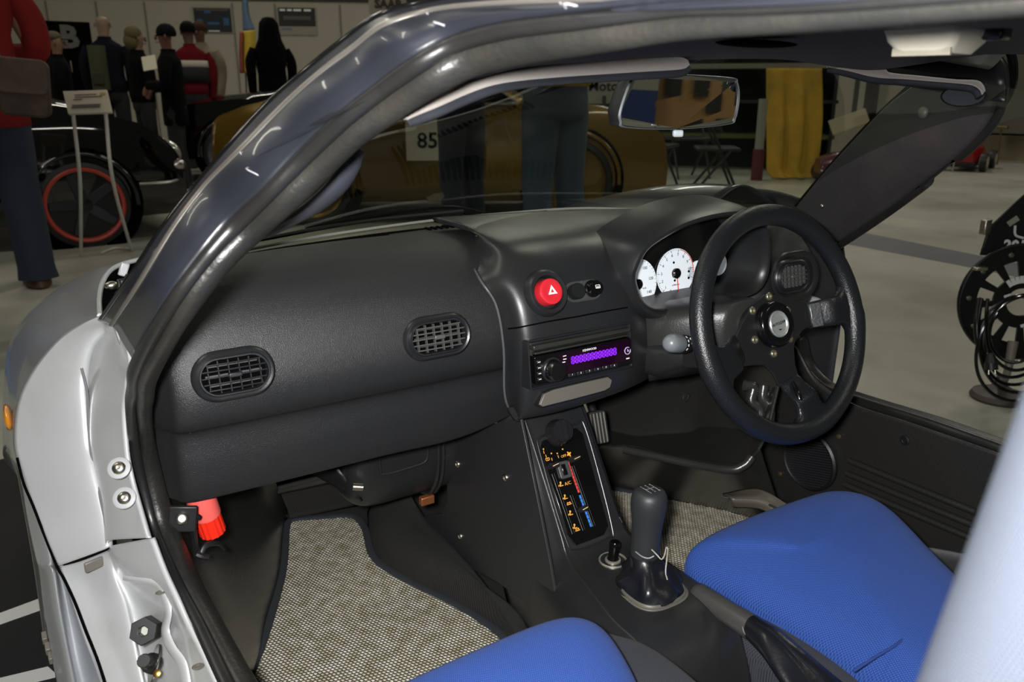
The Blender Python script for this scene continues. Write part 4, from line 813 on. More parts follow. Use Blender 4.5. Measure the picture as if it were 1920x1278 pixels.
B().tube([P(1170,842,s=1.49),P(1290,868,s=1.43),P(1365,880,s=1.385),P(1395,872,s=1.376),P(1410,856,s=1.375)], .008, 12).build('ledge_bead', M['moulded'], fl)
sheet([[P(1355,926,s=1.345),P(1420,916,s=1.325),P(1475,945,s=1.30)],[P(1370,934,s=1.30),P(1430,938,s=1.295),P(1470,965,s=1.29)],[P(1375,950,s=1.31),P(1430,955,s=1.30),P(1465,985,s=1.29)]], 20, 12).build('moulding_toe', mat('dusty_moulding','4b463e',.4), fl, thick=.003)
B().tube([P(1356,932,s=1.335),P(1395,934,s=1.32),P(1430,942,s=1.30),P(1455,952,s=1.285),P(1471,968,s=1.275),P(1474,985,s=1.27)], .0022, 8, n=50).build('moulding_bead', M['moulded'], fl)
# stepped vertical ribs behind the wheel
for pts in ([(1395,722),(1412,726),(1408,752),(1424,768),(1422,800),(1420,815)],[(1432,722),(1430,745),(1442,765),(1440,800),(1438,812)]):
    B().tube([P(a, c, s=1.42) for a, c in pts], .010, 12, n=60).build('rib', M['moulded'], fl)
for a, c, s, r in ((1285,744,1.66,.010),(1443,740,1.42,.009)): B().lathe([(r,0),(r,.002),(r*.8,.003),(r*.7,.001),(.0001,.001)], T(*P(a,c,s=s))@R(PI/2,'X'), 18).build('plug', M['moulded'], fl)
# far side wall with speaker and long grooves
X0 = .585
def side(px, py, k=0): return P(px, py, x=X0-k)
topl = [(1400,640),(1480,640),(1530,712),(1600,757),(1700,790),(1840,838),(2000,895)]
botl = [(1412,905),(1440,960),(1500,985),(1580,1000),(1680,1030),(1800,1085),(1950,1150)]
rws = [[side(*p) for p in topl]]
for t in (.15,.35,.6,.85): rws.append([side(a[0]*(1-t)+c[0]*t, a[1]*(1-t)+c[1]*t) for a, c in zip(topl, botl)])
rws.append([side(*p) for p in botl])
sheet(rws, 50, 30).build('far_side_panel', M['kick'], fl, thick=.004, off=0)
for (p, q) in (((1592,863),(1830,960)),((1588,887),(1825,984)),((1585,908),(1820,1008))):
    pts = [P(p[0]+(q[0]-p[0])*t, p[1]+(q[1]-p[1])*t, x=X0-.004) for t in (0,.5,1)]
    B().tube(pts, .0065, 10, ez=1).build('groove_rib', M['kick'], fl)
sheet([[side(1470,975,.01),side(1560,995,.01),side(1640,1010,.01),side(1760,1050,.01),side(1950,1130,.01)],[V(.50,1.0,.09),V(.50,.9,.09),V(.48,.8,.09),V(.46,.6,.09),V(.45,.3,.09)]], 20, 6).build('side_carpet', M['carpet'], fl, thick=.003)
for a, c in ((1697,825),): B().lathe([(.009,0),(.009,.0015),(.006,.0025),(.0045,.0005),(.0001,.0005)], T(*side(a,c,.004))@R(-PI/2,'Y'), 20).build('plug', M['black'], fl)
for a, c in ((1573,818),(1463,888)): B().lathe([(.0048,0),(.0044,.002),(.0001,.003)], T(*side(a,c,.004))@R(-PI/2,'Y'), 14).build('screw', mat('brass_pin','a39a6a',.35,.9) if a == 1573 else bpy.data.materials['brass_pin'], fl)
spk = thing('door_speaker', 'round black speaker grille low on the side panel under the steering wheel', 'speaker', tuple(side(1520,862)))
smx = T(*side(1520,862,.008))@R(-PI/2,'Y')
B().lathe([(.062,0),(.062,.006),(.058,.009),(.054,.006),(.0001,.006)], smx, 48).build('surround', M['black'], spk)
b = B()
for i in range(21):
    v = -.05+i*.005; hw = math.sqrt(max(.0535**2-v*v, 0)); b.box(v, 0, .0075, .0022, 2*hw, .003, smx@R(.25,'Z'))
b.build('grille', mat('grille_black','26262a',.4), spk)
# door sill of the far opening with its weatherstrip
tl = [P(1488,640,x=.60),P(1492,672,x=.60),P(1508,704,x=.605),P(1540,734,x=.61),P(1585,752,x=.61),P(1640,772,x=.61),P(1740,805,x=.61),P(1850,843,x=.61),P(2000,900,x=.61)]
tu = [V(p.x+.02, p.y, p.z+.022) for p in tl]
sill = [P(1496,630,x=.615),P(1504,668,x=.62),P(1522,697,x=.62),P(1552,722,x=.622),P(1598,738,x=.622),P(1655,756,x=.622),P(1750,785,x=.622),P(1850,820,x=.622),P(2000,872,x=.622)]
ribbon(tl, sill, .008, n=80).build('far_sill_seal', M['rubber'], body)
sl2 = [V(p.x+.03, p.y, p.z-.012) for p in sill]
sheet([[V(p.x-.005,p.y,p.z-.008) for p in sill], sl2, [V(p.x+.06,p.y,p.z-.15) for p in sill]], 40, 8).build('far_sill', M['rubber'], body, thick=.004)
# far jamb edge seen past the end of the dashboard
sheet([[P(1500,566,x=.60),P(1515,575,x=.60),P(1530,582,x=.605),P(1548,592,x=.61)],[P(1505,556,x=.625),P(1525,556,x=.62),P(1543,564,x=.62),P(1552,580,x=.62)]], 20, 6).build('far_jamb', M['silver_in'], body, thick=.003)
# ================================================================ pedal
pd = thing('clutch_pedal', 'black ribbed rubber pedal hanging beside the console', 'pedal', tuple(P(1122,800,s=1.45)))
pm = FRM(P(1121,801,s=1.45), (.93,-.36,.02), (-.05,.25,1))
B().extr(rrect(.036,.062,.006,4), -.006, .004, pm@R(.10,'Z')).build('pad', M['black'], pd, bevel=.002)
b = B()
for x in (-.0125,-.0062,0,.0062,.0125): b.box(x,0,.006,.0026,.056,.004,pm@R(.10,'Z'))
b.build('rubber_rib', mat('worn_rib_rubber','6e6b62',.6), pd, bevel=.0008)
B().tube([pm@V(0,.01,-.006), pm@V(-.01,.08,-.05), pm@V(-.01,.16,-.08)], .008, 10).build('arm', M['black'], pd)
# ================================================================ mats
def floor_mat(name, label, px, z, tilt=None):
    o = [P(a, c, z=z) for a, c in px]; o = crc(o, 120); root = thing(name, label, 'floor mat', tuple(sum(o, V(0,0,0))/len(o)))
    cx_ = sum(o, V(0,0,0))/len(o)
    b = B(); b.loft([[V(p.x, p.y, z-.006) for p in o], [V(p.x, p.y, z) for p in o]], True, True); b.build('mat_pile', M['mat_r'], root, bevel=.001)
    b = B(); b.tube(o, .0075, 8, raw=True, closed=True, ez=.75); b.build('mat_binding', M['matedge'], root)
    return root
floor_mat('floor_mat', 'woven beige and grey floor mat with dark edging in front of the near seat', [(548,975),(600,970),(660,968),(684,990),(696,1035),(720,1062),(770,1090),(850,1130),(900,1160),(945,1195),(1000,1260),(1000,1420),(700,1480),(430,1400),(468,1268),(492,1205),(515,1130),(530,1070),(535,1020),(537,990)], .097)
floor_mat('floor_mat', 'woven beige and grey floor mat below the steering wheel behind the gear lever', [(1120,912),(1160,918),(1240,931),(1330,947),(1440,968),(1478,1000),(1480,1100),(1400,1200),(1280,1180),(1190,1110),(1165,1010),(1135,930)], .097)
# ================================================================ heater housing under the dashboard
ht = thing('heater_housing', 'black plastic heater casing with copper clips hanging under the dashboard', 'heater casing', (-.2,1.18,.26))
hr = []
for x, k in ((-.295,.55),(-.285,.80),(-.265,.95),(-.235,1.0),(-.19,1.0),(-.135,1.0),(-.10,1.0)):
    hr.append([V(x, 1.20+k*a, .375+k*c) for a, c in [(.10,.12),(-.075,.12),(-.082,.06),(-.080,0),(-.070,-.06),(-.045,-.098),(-.01,-.108),(.04,-.105),(.09,-.08),(.10,0)]])
rs_ = [crc(r, 48) for r in hr]; cols_ = [cr([r[j] for r in rs_], 30) for j in range(48)]
B().loft([[cols_[j][i] for j in range(48)] for i in range(30)], True, True).build('casing', M['pad_smooth'], ht)
rp = [V(-.245,1.114,.425),V(-.246,1.114,.365),V(-.238,1.114,.352),V(-.19,1.114,.352),V(-.165,1.114,.356),V(-.160,1.114,.375),V(-.163,1.114,.400)]
B().tube(rp, .0025, 8, n=60).build('panel_bead', M['pad_smooth'], ht)
for x in (-.142,-.133): B().tube([V(x,1.113,.46),V(x,1.110,.38),V(x,1.118,.32),V(x,1.145,.277),V(x,1.18,.262)], .0035, 8).build('flange', M['pad_smooth'], ht)
part_label(B().box(-.148,1.150,.262,.026,.012,.016).build('clip', M['copper'], ht, bevel=.002), 'copper coloured clip under the casing')
part_label(B().box(-.138,1.108,.425,.018,.008,.006).build('clip', M['copper'], ht, bevel=.002), 'copper coloured clip at the top of the casing')
sheet([[V(-.335,1.20,.36),V(-.30,1.16,.36)],[V(-.33,1.22,.335),V(-.27,1.14,.30)]], 8, 5).build('bracket', M['black'], ht, thick=.004)
B().cyl(V(-.29,1.125,.338), V(-.275,1.12,.335), .006).build('bracket_bolt', M['steel'], ht)
part_label(B().box(-.36,1.05,.440,.11,.012,.010).build('lower_duct', mat('duct_grey','3b3a44',.4), ht, bevel=.004), 'grey duct lip just under the dashboard edge')
# ================================================================ emergency flare and its holder
fv = thing('emergency_flare', 'red ribbed plastic emergency flare hanging under the near end of the dashboard', 'emergency flare', tuple(P(390,970,y=.985)))
t0_, t1_ = P(376,932,y=1.005), P(400,998,y=1.010); q = Vector((0,0,1)).rotation_difference((t1_-t0_).normalized()).to_matrix().to_4x4(); fmx = T(*t0_)@q; Lf = (t1_-t0_).length
part_label(B().lathe([(.0185,-.03),(.0185,Lf*.46),(.0175,Lf*.50)], fmx, 36).build('cap_band', M['flare_cap'], fv), 'smooth pink-red band')
rg = []
for h in (Lf*.44, Lf*.98, Lf):
    rg.append([( (.0163+.0006*math.cos(14*a) - (.0012 if h == Lf else 0))*math.cos(a), (.0163+.0006*math.cos(14*a)- (.0012 if h == Lf else 0))*math.sin(a), h) for a in [2*PI*k/84 for k in range(84)]])
B().loft(rg, True, True, fmx).build('ribbed_tube', M['flare'], fv)
fh = thing('flare_holder', 'black plastic bracket with a steel screw and curved spring clip', 'bracket', tuple(P(345,975,y=.975)))
bx = P(343,972,y=.955); B().box(0,0,0,.032,.006,.034, T(*bx)@R(.15,'Y')@R(-.3,'Z')).build('plate', M['black'], fh, bevel=.0015)
screw(341,972,fh,.0080,s=(bx.y-.006)/ray(341,972).y,n=(-.2,-1,.5))
B().tube([P(357,962,y=.955),P(366,966,y=.955),P(373,970,y=.957)], .0035, 8).build('arm', M['black'], fh)
B().tube([P(360,985,y=.965),P(364,1010,y=.975),P(367,1040,y=.985)], .0045, 8).build('post', M['black'], fh)
B().tube([P(368,1022,y=.985),P(376,1038,y=.98),P(384,1024,y=.985),P(398,1018,y=.99),P(412,1020,y=.995),P(421,1030,y=.998)], [.003,.003,.0035,.0038,.0035,.003], 8, ez=.7).build('spring_clip', M['black'], fh)
B().tube([P(368,1038,y=.98),P(378,1042,y=.978),P(390,1044,y=.978)], .0042, 8).build('clip_foot', M['black'], fh)
# ================================================================ seats
def cushion(name, m, parent, ol, z0, z1, dome, n=80, rows=9, edge=.03):
    """rounded pad from an outline of (x, y, z) top-edge points"""
    o = crc([V(*p) for p in ol], n); c = sum(o, V(0,0,0))/n; rg = []
    for k in range(rows+8):
        if k < 8:
            t = k/7; r = 1-edge*(1-math.sin(t*PI/2)); zz = z0*(1-math.sin(t*PI/2)**.8)
            rg.append([V(c.x+(p.x-c.x)*(r+.0), c.y+(p.y-c.y)*r, p.z+zz-z1*(1-math.sin(t*PI/2))) for p in o])
        else:
            t = (k-7)/(rows); r = math.cos(t*PI/2*.97); h = math.sin(t*PI/2)**.85*dome if t > 0 else 0
            rg.append([V(c.x+(p.x-c.x)*r, c.y+(p.y-c.y)*r, (p.z-c.z)*r+c.z+h) for p in o])
    ob = B().loft(rg, True, True).build(name, m, parent, ang=80)
    d = ob.modifiers.new('soften', 'SMOOTH'); d.factor = .5; d.iterations = 22
    return ob
ds = thing('driver_seat', 'far bucket seat with blue cloth cushion and charcoal side bolster', 'car seat', (.27,.35,.08))
D = lambda px, py, z: tuple(P(px, py, z=z))
cushion('seat_cushion', M['blue'], ds, [D(1282,1048,.27),D(1300,1020,.288),D(1370,985,.298),D(1450,955,.308),D(1530,928,.318),D(1570,922,.322),D(1620,928,.322),D(1670,955,.318),D(1720,1005,.312),D(1770,1060,.308),D(1850,1140,.305),D(1900,1300,.30),D(1830,1400,.29),D(1740,1370,.28),D(1640,1290,.272),D(1540,1215,.268),D(1440,1150,.266),D(1350,1100,.264),D(1290,1072,.262)], -.06, .02, .038, edge=.02)
cushion('side_bolster', M['bolster'], ds, [(.055,.70,.225),(.085,.715,.23),(.13,.66,.235),(.14,.5,.24),(.15,.3,.24),(.14,.0,.24),(.075,.0,.24),(.06,.3,.235),(.052,.55,.23)], -.08, .01, .03, edge=.02)
cushion('seat_base', M['bolster'], ds, [(.08,.66,.20),(.28,.72,.22),(.46,.66,.22),(.50,.4,.22),(.50,.0,.22),(.3,-.1,.22),(.08,.0,.22),(.07,.4,.20)], -.11, .0, .01)
sheet([[V(.44,.72,.20),V(.50,.6,.24),V(.545,.4,.26),V(.55,.1,.27)],[V(.47,.74,.12),V(.53,.6,.14),V(.575,.4,.16),V(.58,.1,.16)]], 20, 6).build('outer_valance', mat('dark_grey_vinyl','3a3a3c',.55), ds, thick=.004)
b = B(); b.tube([P(1600,1258,z=.303),P(1640,1232,z=.312),P(1680,1208,z=.318),P(1730,1170,z=.322)], .0018, 8); b.build('cushion_seam', mat('seam_blue','1c3576',.9), ds)
def backrest(name, parent, m, ol, th, ydome):
    """ol: outline points in x,z with y per point; dome towards +y"""
    o = crc([V(*p) for p in ol], 90); c = sum(o, V(0,0,0))/90; rg = []
    for k in range(16):
        t = k/15
        if t < .4: u = t/.4; r = .93+.07*math.sin(u*PI/2); dy = -th*(1-u)
        else: u = (t-.4)/.6; r = math.cos(u*PI/2*.96); dy = ydome*math.sin(u*PI/2)**.6
        rg.append([V(c.x+(p.x-c.x)*r, (p.y-c.y)*r+c.y+dy, c.z+(p.z-c.z)*r) for p in o])
    return B().loft(rg, True, True).build(name, m, parent, ang=80)
backrest('backrest', ds, M['bolster'], [(.08,-.02,.26),(.07,-.06,.5),(.10,-.12,.75),(.18,-.16,.90),(.36,-.16,.90),(.46,-.12,.75),(.48,-.06,.5),(.46,-.02,.26)], .10, .03)
ps = thing('passenger_seat', 'near bucket seat with blue cloth cushion and pale grey cloth backrest', 'car seat', (-.28,.3,.08))
cushion('seat_cushion', M['blue'], ps, [D(750,1282,.33),D(830,1245,.34),D(920,1205,.348),D(1000,1172,.352),D(1050,1158,.354),D(1085,1157,.354),D(1120,1170,.350),D(1150,1200,.345),D(1180,1250,.34),D(1205,1300,.336),D(1240,1380,.33),(-.17,.30,.33),(-.18,.10,.33),(-.30,.05,.33),(-.45,.10,.33),(-.50,.30,.33),(-.49,.50,.33),D(700,1330,.33)], -.08, .02, .034, edge=.02)
cushion('side_bolster', M['bolster'], ps, [D(1100,1190,.30),D(1165,1192,.295),D(1215,1215,.285),D(1270,1262,.275),(-.10,.46,.29),(-.075,.30,.29),(-.08,.1,.29),(-.15,.1,.30),(-.19,.3,.31),(-.20,.50,.31)], -.10, .01, .022, edge=.02)
cushion('seat_base', M['bolster'], ps, [(-.48,.58,.25),(-.28,.64,.26),(-.16,.60,.25),(-.10,.4,.24),(-.10,.0,.24),(-.3,-.1,.24),(-.5,.0,.24),(-.5,.4,.24)], -.15, .0, .01)
bk = []
def bsec(z, hw, ht, cx, yf, e=.55, n=64): return [V(cx+hw*math.copysign(abs(math.cos(a))**e, math.cos(a)), yf-ht+ht*math.copysign(abs(math.sin(a))**e, math.sin(a)), z) for a in [2*PI*i/n for i in range(n)]]
for z, hw, ht in ((.27,.18,.05),(.30,.215,.07),(.45,.23,.075),(.60,.235,.075),(.72,.226,.068),(.80,.221,.066),(.86,.220,.066),(.91,.220,.064),(.95,.21,.058),(.98,.18,.044),(.99,.12,.024)):
    yf = .120-(z-.78)*.13 if z > .7 else .1304+(.7-z)*.22
    bk.append(bsec(z, hw, ht, -.288, yf))
cb_ = [cr([r[j] for r in bk], 60) for j in range(64)]
B().loft([[cb_[j][i] for j in range(64)] for i in range(60)], True, True).build('backrest', M['greycloth'], ps, ang=80)
# ================================================================ mirror, visors, roof lamp, assist strap
mr = thing('rear_view_mirror', 'black framed rear-view mirror hanging from the windscreen top', 'mirror', (0,.735,.935))
ms = .93; A_, B_q, C_q, D_q = P(1160,236,s=ms*1.0), P(1380,232,s=ms*1.0), P(1385,146,s=ms*1.0), P(1178,143,s=ms)
mo = [P(a,c,s=s*(1+(c-190)*.00026)) for a,c,s in ((1172,240,.888),(1270,243,.936),(1365,234,.990),(1380,222,.998),(1387,185,1.003),(1384,155,1.001),(1372,145,.994),(1280,139,.941),(1195,141,.898),(1180,150,.890),(1160,205,.880),(1160,228,.880))]
mo = crc(mo, 72); mc = sum(mo, V(0,0,0))/72; fwdv = (mo[18]-mo[0]).cross(mo[36]-mo[0]).normalized(); fwdv = fwdv if fwdv.dot(ray(1270,190)) > 0 else -fwdv
sc_r = lambda k, d: [mc+(p-mc)*k+fwdv*d for p in mo]
sh = B().loft([sc_r(.55,.045), sc_r(.82,.036), sc_r(.97,.018), sc_r(1.0,.004), sc_r(.99,0), sc_r(.955,-.0015), sc_r(.935,.0005)], True, True).build('shell', M['black'], mr)
part_label(B().loft([sc_r(.995,-.0005), sc_r(.975,-.002), sc_r(.95,-.001)], True, False).build('rim', mat('mirror_rim_grey','6a6e70',.28,.5), mr), 'shiny grey rim')
nrm = (mc-mc+((mo[18]-mo[0]).cross(mo[36]-mo[0]))).normalized()
B().loft([sc_r(.945,-.0002), sc_r(.945,.0012)], True, True).build('glass', M['mirror'], mr, smooth=False)
B().tube([mc+fwdv*.03, mc+fwdv*.07+V(0,0,.03), V(0,.70,.99)], .008, 10).build('stem', M['black'], mr)
tb = B(); tb.box(0,0,0,.012,.008,.008, T(*P(1271,250,s=.925))@R(-.5,'Z')); tb.build('dip_tab', mat('tab_grey','8f9698',.35), mr, bevel=.002)
B().tube([P(1272,243,s=.928),P(1271,248,s=.926)], .003, 8).build('tab_pivot', M['black'], mr)
v1 = thing('sun_visor', 'grey-brown felt sun visor folded along the windscreen top above the near seat', 'sun visor', tuple(P(1020,130,s=.7)))
vt = [(754,221,.60),(778,198,.605),(815,172,.61),(860,150,.62),(907,136,.63),(960,127,.65),(1040,119,.69),(1130,113,.73),(1210,110,.76),(1270,110,.785),(1289,115,.79)]
vm = [(762,223,.60),(790,213,.605),(825,199,.61),(870,179,.62),(920,161,.63),(970,152,.65),(1045,145,.69),(1130,139,.73),(1210,134,.76),(1275,130,.785),(1291,121,.79)]
vb = [(764,226,.605),(795,219,.61),(832,206,.615),(876,187,.625),(926,168,.635),(975,159,.655),(1050,152,.695),(1133,146,.735),(1210,141,.765),(1268,137,.79),(1288,128,.795)]
q3 = lambda L, k=1: [P(a, c, s=s*k) for a, c, s in L]
sheet([q3(vt,1.03), q3(vt), q3([( (a[0]+c[0])/2, (a[1]+c[1])/2, a[2]*.993) for a, c in zip(vt, vm)]), q3(vm,.995)], 60, 10).build('felt_face', M['visor'], v1, thick=.003)
ribbon(q3(vm,.995), q3(vb,1.0), .006, n=60).build('padded_edge', M['visor_e'], v1)
sheet([q3(vb,1.0), q3([(a, c-6, s*1.07) for a, c, s in vb]), q3([(a, c-12, s*1.13) for a, c, s in vt])], 50, 8).build('back_face', M['visor_e'], v1, thick=.004)
B().tube([P(905,134,s=.615),P(914,130,s=.61),P(918,122,s=.61)], .0018, 8).build('visor_clip', mat('clip_grey','8d9192',.4), v1)
v2 = thing('sun_visor', 'dark sun visor with rounded end under the headliner on the far side', 'sun visor', tuple(P(1700,145,s=1.05)))
wt2 = [(1550,125,1.02),(1585,121,1.02),(1625,122,1.02),(1655,126,1.02),(1666,138,1.02),(1730,145,1.01),(1790,151,1.0),(1830,153,.995),(1842,162,.99),(1845,172,.985)]
wm2 = [(1552,126,1.015),(1590,133,1.01),(1630,143,1.01),(1660,147,1.01),(1690,148,1.01),(1740,152,1.0),(1790,156,.99),(1822,160,.985),(1836,168,.98),(1841,178,.98)]
wb2 = [(1555,128,1.02),(1592,138,1.02),(1630,148,1.02),(1660,152,1.02),(1690,154,1.02),(1740,158,1.01),(1785,162,1.0),(1815,166,.995),(1830,174,.99),(1836,184,.99)]
sheet([q3(wt2,1.03), q3(wt2), q3(wm2)], 50, 8).build('felt_face', M['visor'], v2, thick=.003)
ribbon(q3(wm2), q3(wb2), .006, n=60).build('padded_edge', M['visor_e'], v2)
sheet([q3(wb2,1.01), q3([(a, c+(0 if i < 5 else 6), s*1.03) for i, (a, c, s) in enumerate(wb2)]), q3([(a, c-4, s*1.10) for a, c, s in wt2])], 50, 8).build('back_face', M['visor_e'], v2, thick=.004)
part_label(B().loft([[P(1806,180,s=1.03)+(Vector((ray(1806,180).y,-ray(1806,180).x,0)).normalized()*math.cos(a)*.026*r+V(0,0,1)*math.sin(a)*.013*r)+ray(1806,180)*d for a in [2*PI*k/28 for k in range(28)]] for r, d in ((.9,-.02),(1,-.01),(1,.01),(.8,.02))], True, True).build('rounded_tip', M['visor_e'], v2), 'rounded hanging tip')
rl = thing('roof_lamp', 'cream plastic interior lamp fixed under the dark headliner', 'interior lamp', (.02,.43,.985))
def lq(L): return [P(a,c,s=s) for a,c,s in L]
c1 = P(1790,68,s=.80)
lo_ = [(-.048,.055),( .034,.055),(.034,-.045),(-.048,-.045)]
lc = P(1765,72,z=.985)
ux = (P(1790,70,z=.985)-P(1668,75,z=.985)); ux.z = 0; ux.normalize(); uy = V(-ux.y, ux.x, 0)
LM = Matrix(((ux.x, uy.x, 0, 0),(ux.y, uy.y, 0, 0),(0,0,1,0),(0,0,0,1))); cor = P(1790,76,z=.980)
LM = T(cor.x, cor.y, .975)@LM
Lx = (P(1790,70,z=.985)-P(1672,75,z=.985)).length
b = B(); b.loft([[(x*1.0-Lx/2-.0, y+.032, .018) for x, y in rrect(Lx+.010,.068,.006,4)],[(x-Lx/2, y+.032, .006) for x, y in rrect(Lx+.002,.062,.006,4)],[(x-Lx/2, y+.032, -.002) for x, y in rrect(Lx-.010,.052,.008,4)]], True, True, LM); b.build('lens', M['offwhite'], rl)
b = B(); b.box(-Lx/2,.032,.019,Lx+.014,.072,.003,LM); b.build('base_plate', mat('yellowed_plastic','8f8468',.5), rl, bevel=.001)
b = B()
for i in range(26): b.box(-Lx+.004+i*(Lx-.008)/25, .0062, -.001, .0011, .003, .005, LM)
b.build('lens_rib', mat('rib_cream','a8a291',.4), rl)
B().box(.008,.055,.012,.014,.02,.010,LM).build('switch', M['gloss'], rl, bevel=.002)
B().ell((0,0,0), .045,.016,.003, T(*P(1420,82,z=.985)), 24).build('headliner_recess', M['void'], body)
gs = thing('grab_strap', 'black curved grab strap on the inside of the near pillar', 'grab handle', tuple(P(620,340,s=.72)))
b = B(); b.tube([P(500,438,s=.80),P(545,412,s=.77),P(590,385,s=.75),P(630,350,s=.73),P(655,312,s=.72),P(672,280,s=.72)], [.007,.010,.012,.013,.0125,.009], 18, n=60, ez=.6); b.build('strap', mat('strap_black','2e3035',.35), gs)
# ================================================================ the hall
def gnd(px, s, z=GZ):
    p = P(px, 260, s=s); return V(p.x, p.y, z)
def wallseg(name, a, c, z0, z1, th, m, parent=None, bevel=0):
    """upright slab between ground points a and c"""
    d = (c-a); d.z = 0; L = d.length; d.normalize(); n = V(-d.y, d.x, 0)
    b = B(); b.loft([[V(p.x,p.y,z) for p in (a-n*th/2, c-n*th/2, c+n*th/2, a+n*th/2)] for z in (z0, z1)], True, True)
    return b.build(name, m, parent, smooth=False, bevel=bevel)
flm = mat('painted_concrete_floor', 'b0b0a2', .34, vary=(.7, '86867a', .35, .68), bump=('noise', 6, .05))
nt = flm.node_tree
sf = B().box(3, 8, GZ-.05, 60, 60, .1).build('floor', flm, None, smooth=False); struct(sf)
sp_ = [P(1588,430,z=GZ), P(1850,482,z=GZ), P(2100,530,z=GZ), P(2100,560,z=GZ), P(1845,506,z=GZ), P(1560,452,z=GZ)]
b = B(); b.loft([[V(p.x,p.y,GZ+h) for p in sp_] for h in (.0,.002)], True, True); struct(b.build('trim_1', mat('dark_grey_floor_paint','55565a',.5,vary=(2,'606066',.4,.7)), None, smooth=False))
wallm = mat('off_white_partition', 'a5a090', .8)
a0, a1 = gnd(-260, 15.2), gnd(830, 16.8)
struct(wallseg('wall_back', a0, a1, GZ, 2.58, .06, wallm))
dirw = (a1-a0).normalized(); nw = V(dirw.y, -dirw.x, 0)
if nw.dot(V(CX.x, CX.y, 0)-V(a0.x,a0.y,0)) < 0: nw = -nw
def onwall(px, py, off=.05):
    D = ray(px, py); s = (a0+nw*off-CX).dot(nw)/D.dot(nw); return CX+D*s
WM = lambda px, py, off=.05: FRM(onwall(px, py, off), dirw, (0,0,1))
n_ = 0
for px in (94,187,277,440,519,640):
    p = onwall(px, 60, .035); n_ += 1
    struct(B().box(0,0,0,.03,2.55,.02,FRM(V(p.x,p.y,1.25), dirw, (0,0,1))).build('trim_%d' % (n_+1), mat('joint_strip','6f6c60',.6) if n_ == 1 else bpy.data.materials['joint_strip'], None, smooth=False))
struct(wallseg('trim_9', a0+nw*.02, a1+nw*.02, 2.58, 2.72, .1, M['black']))
# hall walls further away
struct(wallseg('wall_rear', gnd(-900, 24), gnd(1900, 26), GZ, 6, .2, mat('dark_hall_wall','34342e',.9)))
struct(wallseg('wall_right', gnd(1545, 13.0), gnd(1735, 11.5), GZ, 3, .1, mat('grey_hall_wall','8f8b7b',.8)))
struct(wallseg('wall_far_right', gnd(1700, 13.3), gnd(2500, 9.5), GZ+.32, 3, .1, M['void']))
struct(wallseg('baseboard_right', gnd(1700, 12.9), gnd(2500, 9.2), GZ, .30, .1, mat('worn_wood_skirting','7d735a',.7)))
def poster(label, px0, py0, px1, py1, kind):
    c = onwall((px0+px1)/2, (py0+py1)/2, .05); w = (onwall(px1, (py0+py1)/2)-onwall(px0, (py0+py1)/2)).length; h = abs(onwall((px0+px1)/2, py0).z-onwall((px0+px1)/2, py1).z)
    root = thing('poster', label, 'poster', tuple(c)); Mx = FRM(c, dirw, (0,0,1))
    B().box(0,0,0,w,h,.015,Mx).build('sheet', mat('poster_paper','8c887c',.7), root, smooth=False)
    if kind == 0:
        B().box(0,0,.009,w*.92,h*.94,.004,Mx).build('dark_print', mat('poster_navy','0c1524',.6), root, smooth=False)
        pb = mat('poster_blue','27557e',.6)
        for x, y, sx, sy in ((-.12,.33,.16,.12),(-.33,-.1,.14,.28),(.33,-.05,.14,.3),(0,-.12,.3,.1)): B().box(x*w,y*h,.012,sx*w,sy*h,.002,Mx).build('blue_print', pb, root, smooth=False)
        B().box(0,.40*h,.012,.8*w,.05*h,.002,Mx).build('headline_band', mat('poster_rust','6e4a2e',.6), root, smooth=False)
        B().box(0,-.42*h,.012,.28*w,.04*h,.002,Mx).build('footer_band', M['white'], root, smooth=False)
    else:
        B().box(0,.15*h,.009,w*.94,h*.66,.004,Mx).build('dark_print', mat('poster_black','1b1a17',.6), root, smooth=False)
        b = B()
        for i, (x, wd) in enumerate(((-.36,.14),(-.18,.12),(.02,.2),(.28,.18))): b.box(x*w,.40*h,.012,wd*w,.07*h,.002,Mx)
        b.build('headline', M['white'], root, smooth=False)
        B().box(0,.12*h,.012,.7*w,.14*h,.002,Mx).build('photo_band', mat('poster_grey','4d4b44',.6), root, smooth=False)
        B().box(-.28*w,-.28*h,.012,.26*w,.05*h,.002,Mx).build('blue_line', mat('poster_line_blue','56689a',.6), root, smooth=False)
poster('dark navy poster with blue shapes on the pale partition wall', 362, 14, 437, 62, 0)
poster('black and white poster with a headline on the pale partition wall', 521, 14, 594, 66, 1)
# black display board with the letter B
p = P(127, 85, s=12.5); root = thing('display_board', 'black display board with a large grey letter B behind the crowd', 'display board', (p.x, p.y, GZ))
bm_ = FRM(V(p.x,p.y,1.0), (math.cos(-AL*.2), math.sin(-AL*.2)*-0, 0), (0,0,1))
tp_ = P(127,41,s=12.5).z; wd = 84*12.5/F
B().box(0,(tp_+GZ)/2-1.0,0,wd,(tp_-GZ),.05,bm_).build('board', M['void'], root, smooth=False)
text('letter', 'B', FRM(P(130,71,s=12.45), (1,0,0), (0,0,1)), .44, mat('letter_grey','4a4843',.6), root, ext=.01, bold=.02)
p = P(728,8,s=13.0); root = thing('hanging_sign', 'pale hall sign with dark capital letters at the top edge of the view', 'sign', tuple(p))
sg_ = FRM(p, (math.cos(-.15),math.sin(-.15),0), (0,0,1))
B().box(0,0.15,-.03,.62,.62,.03,sg_).build('board', mat('sign_board','8f8b7d',.7), root, smooth=False)
text('lettering', 'SAAB', sg_@T(0,0,.0), .19, mat('sign_ink','2a2018',.6), root, ext=.005, bold=.006)
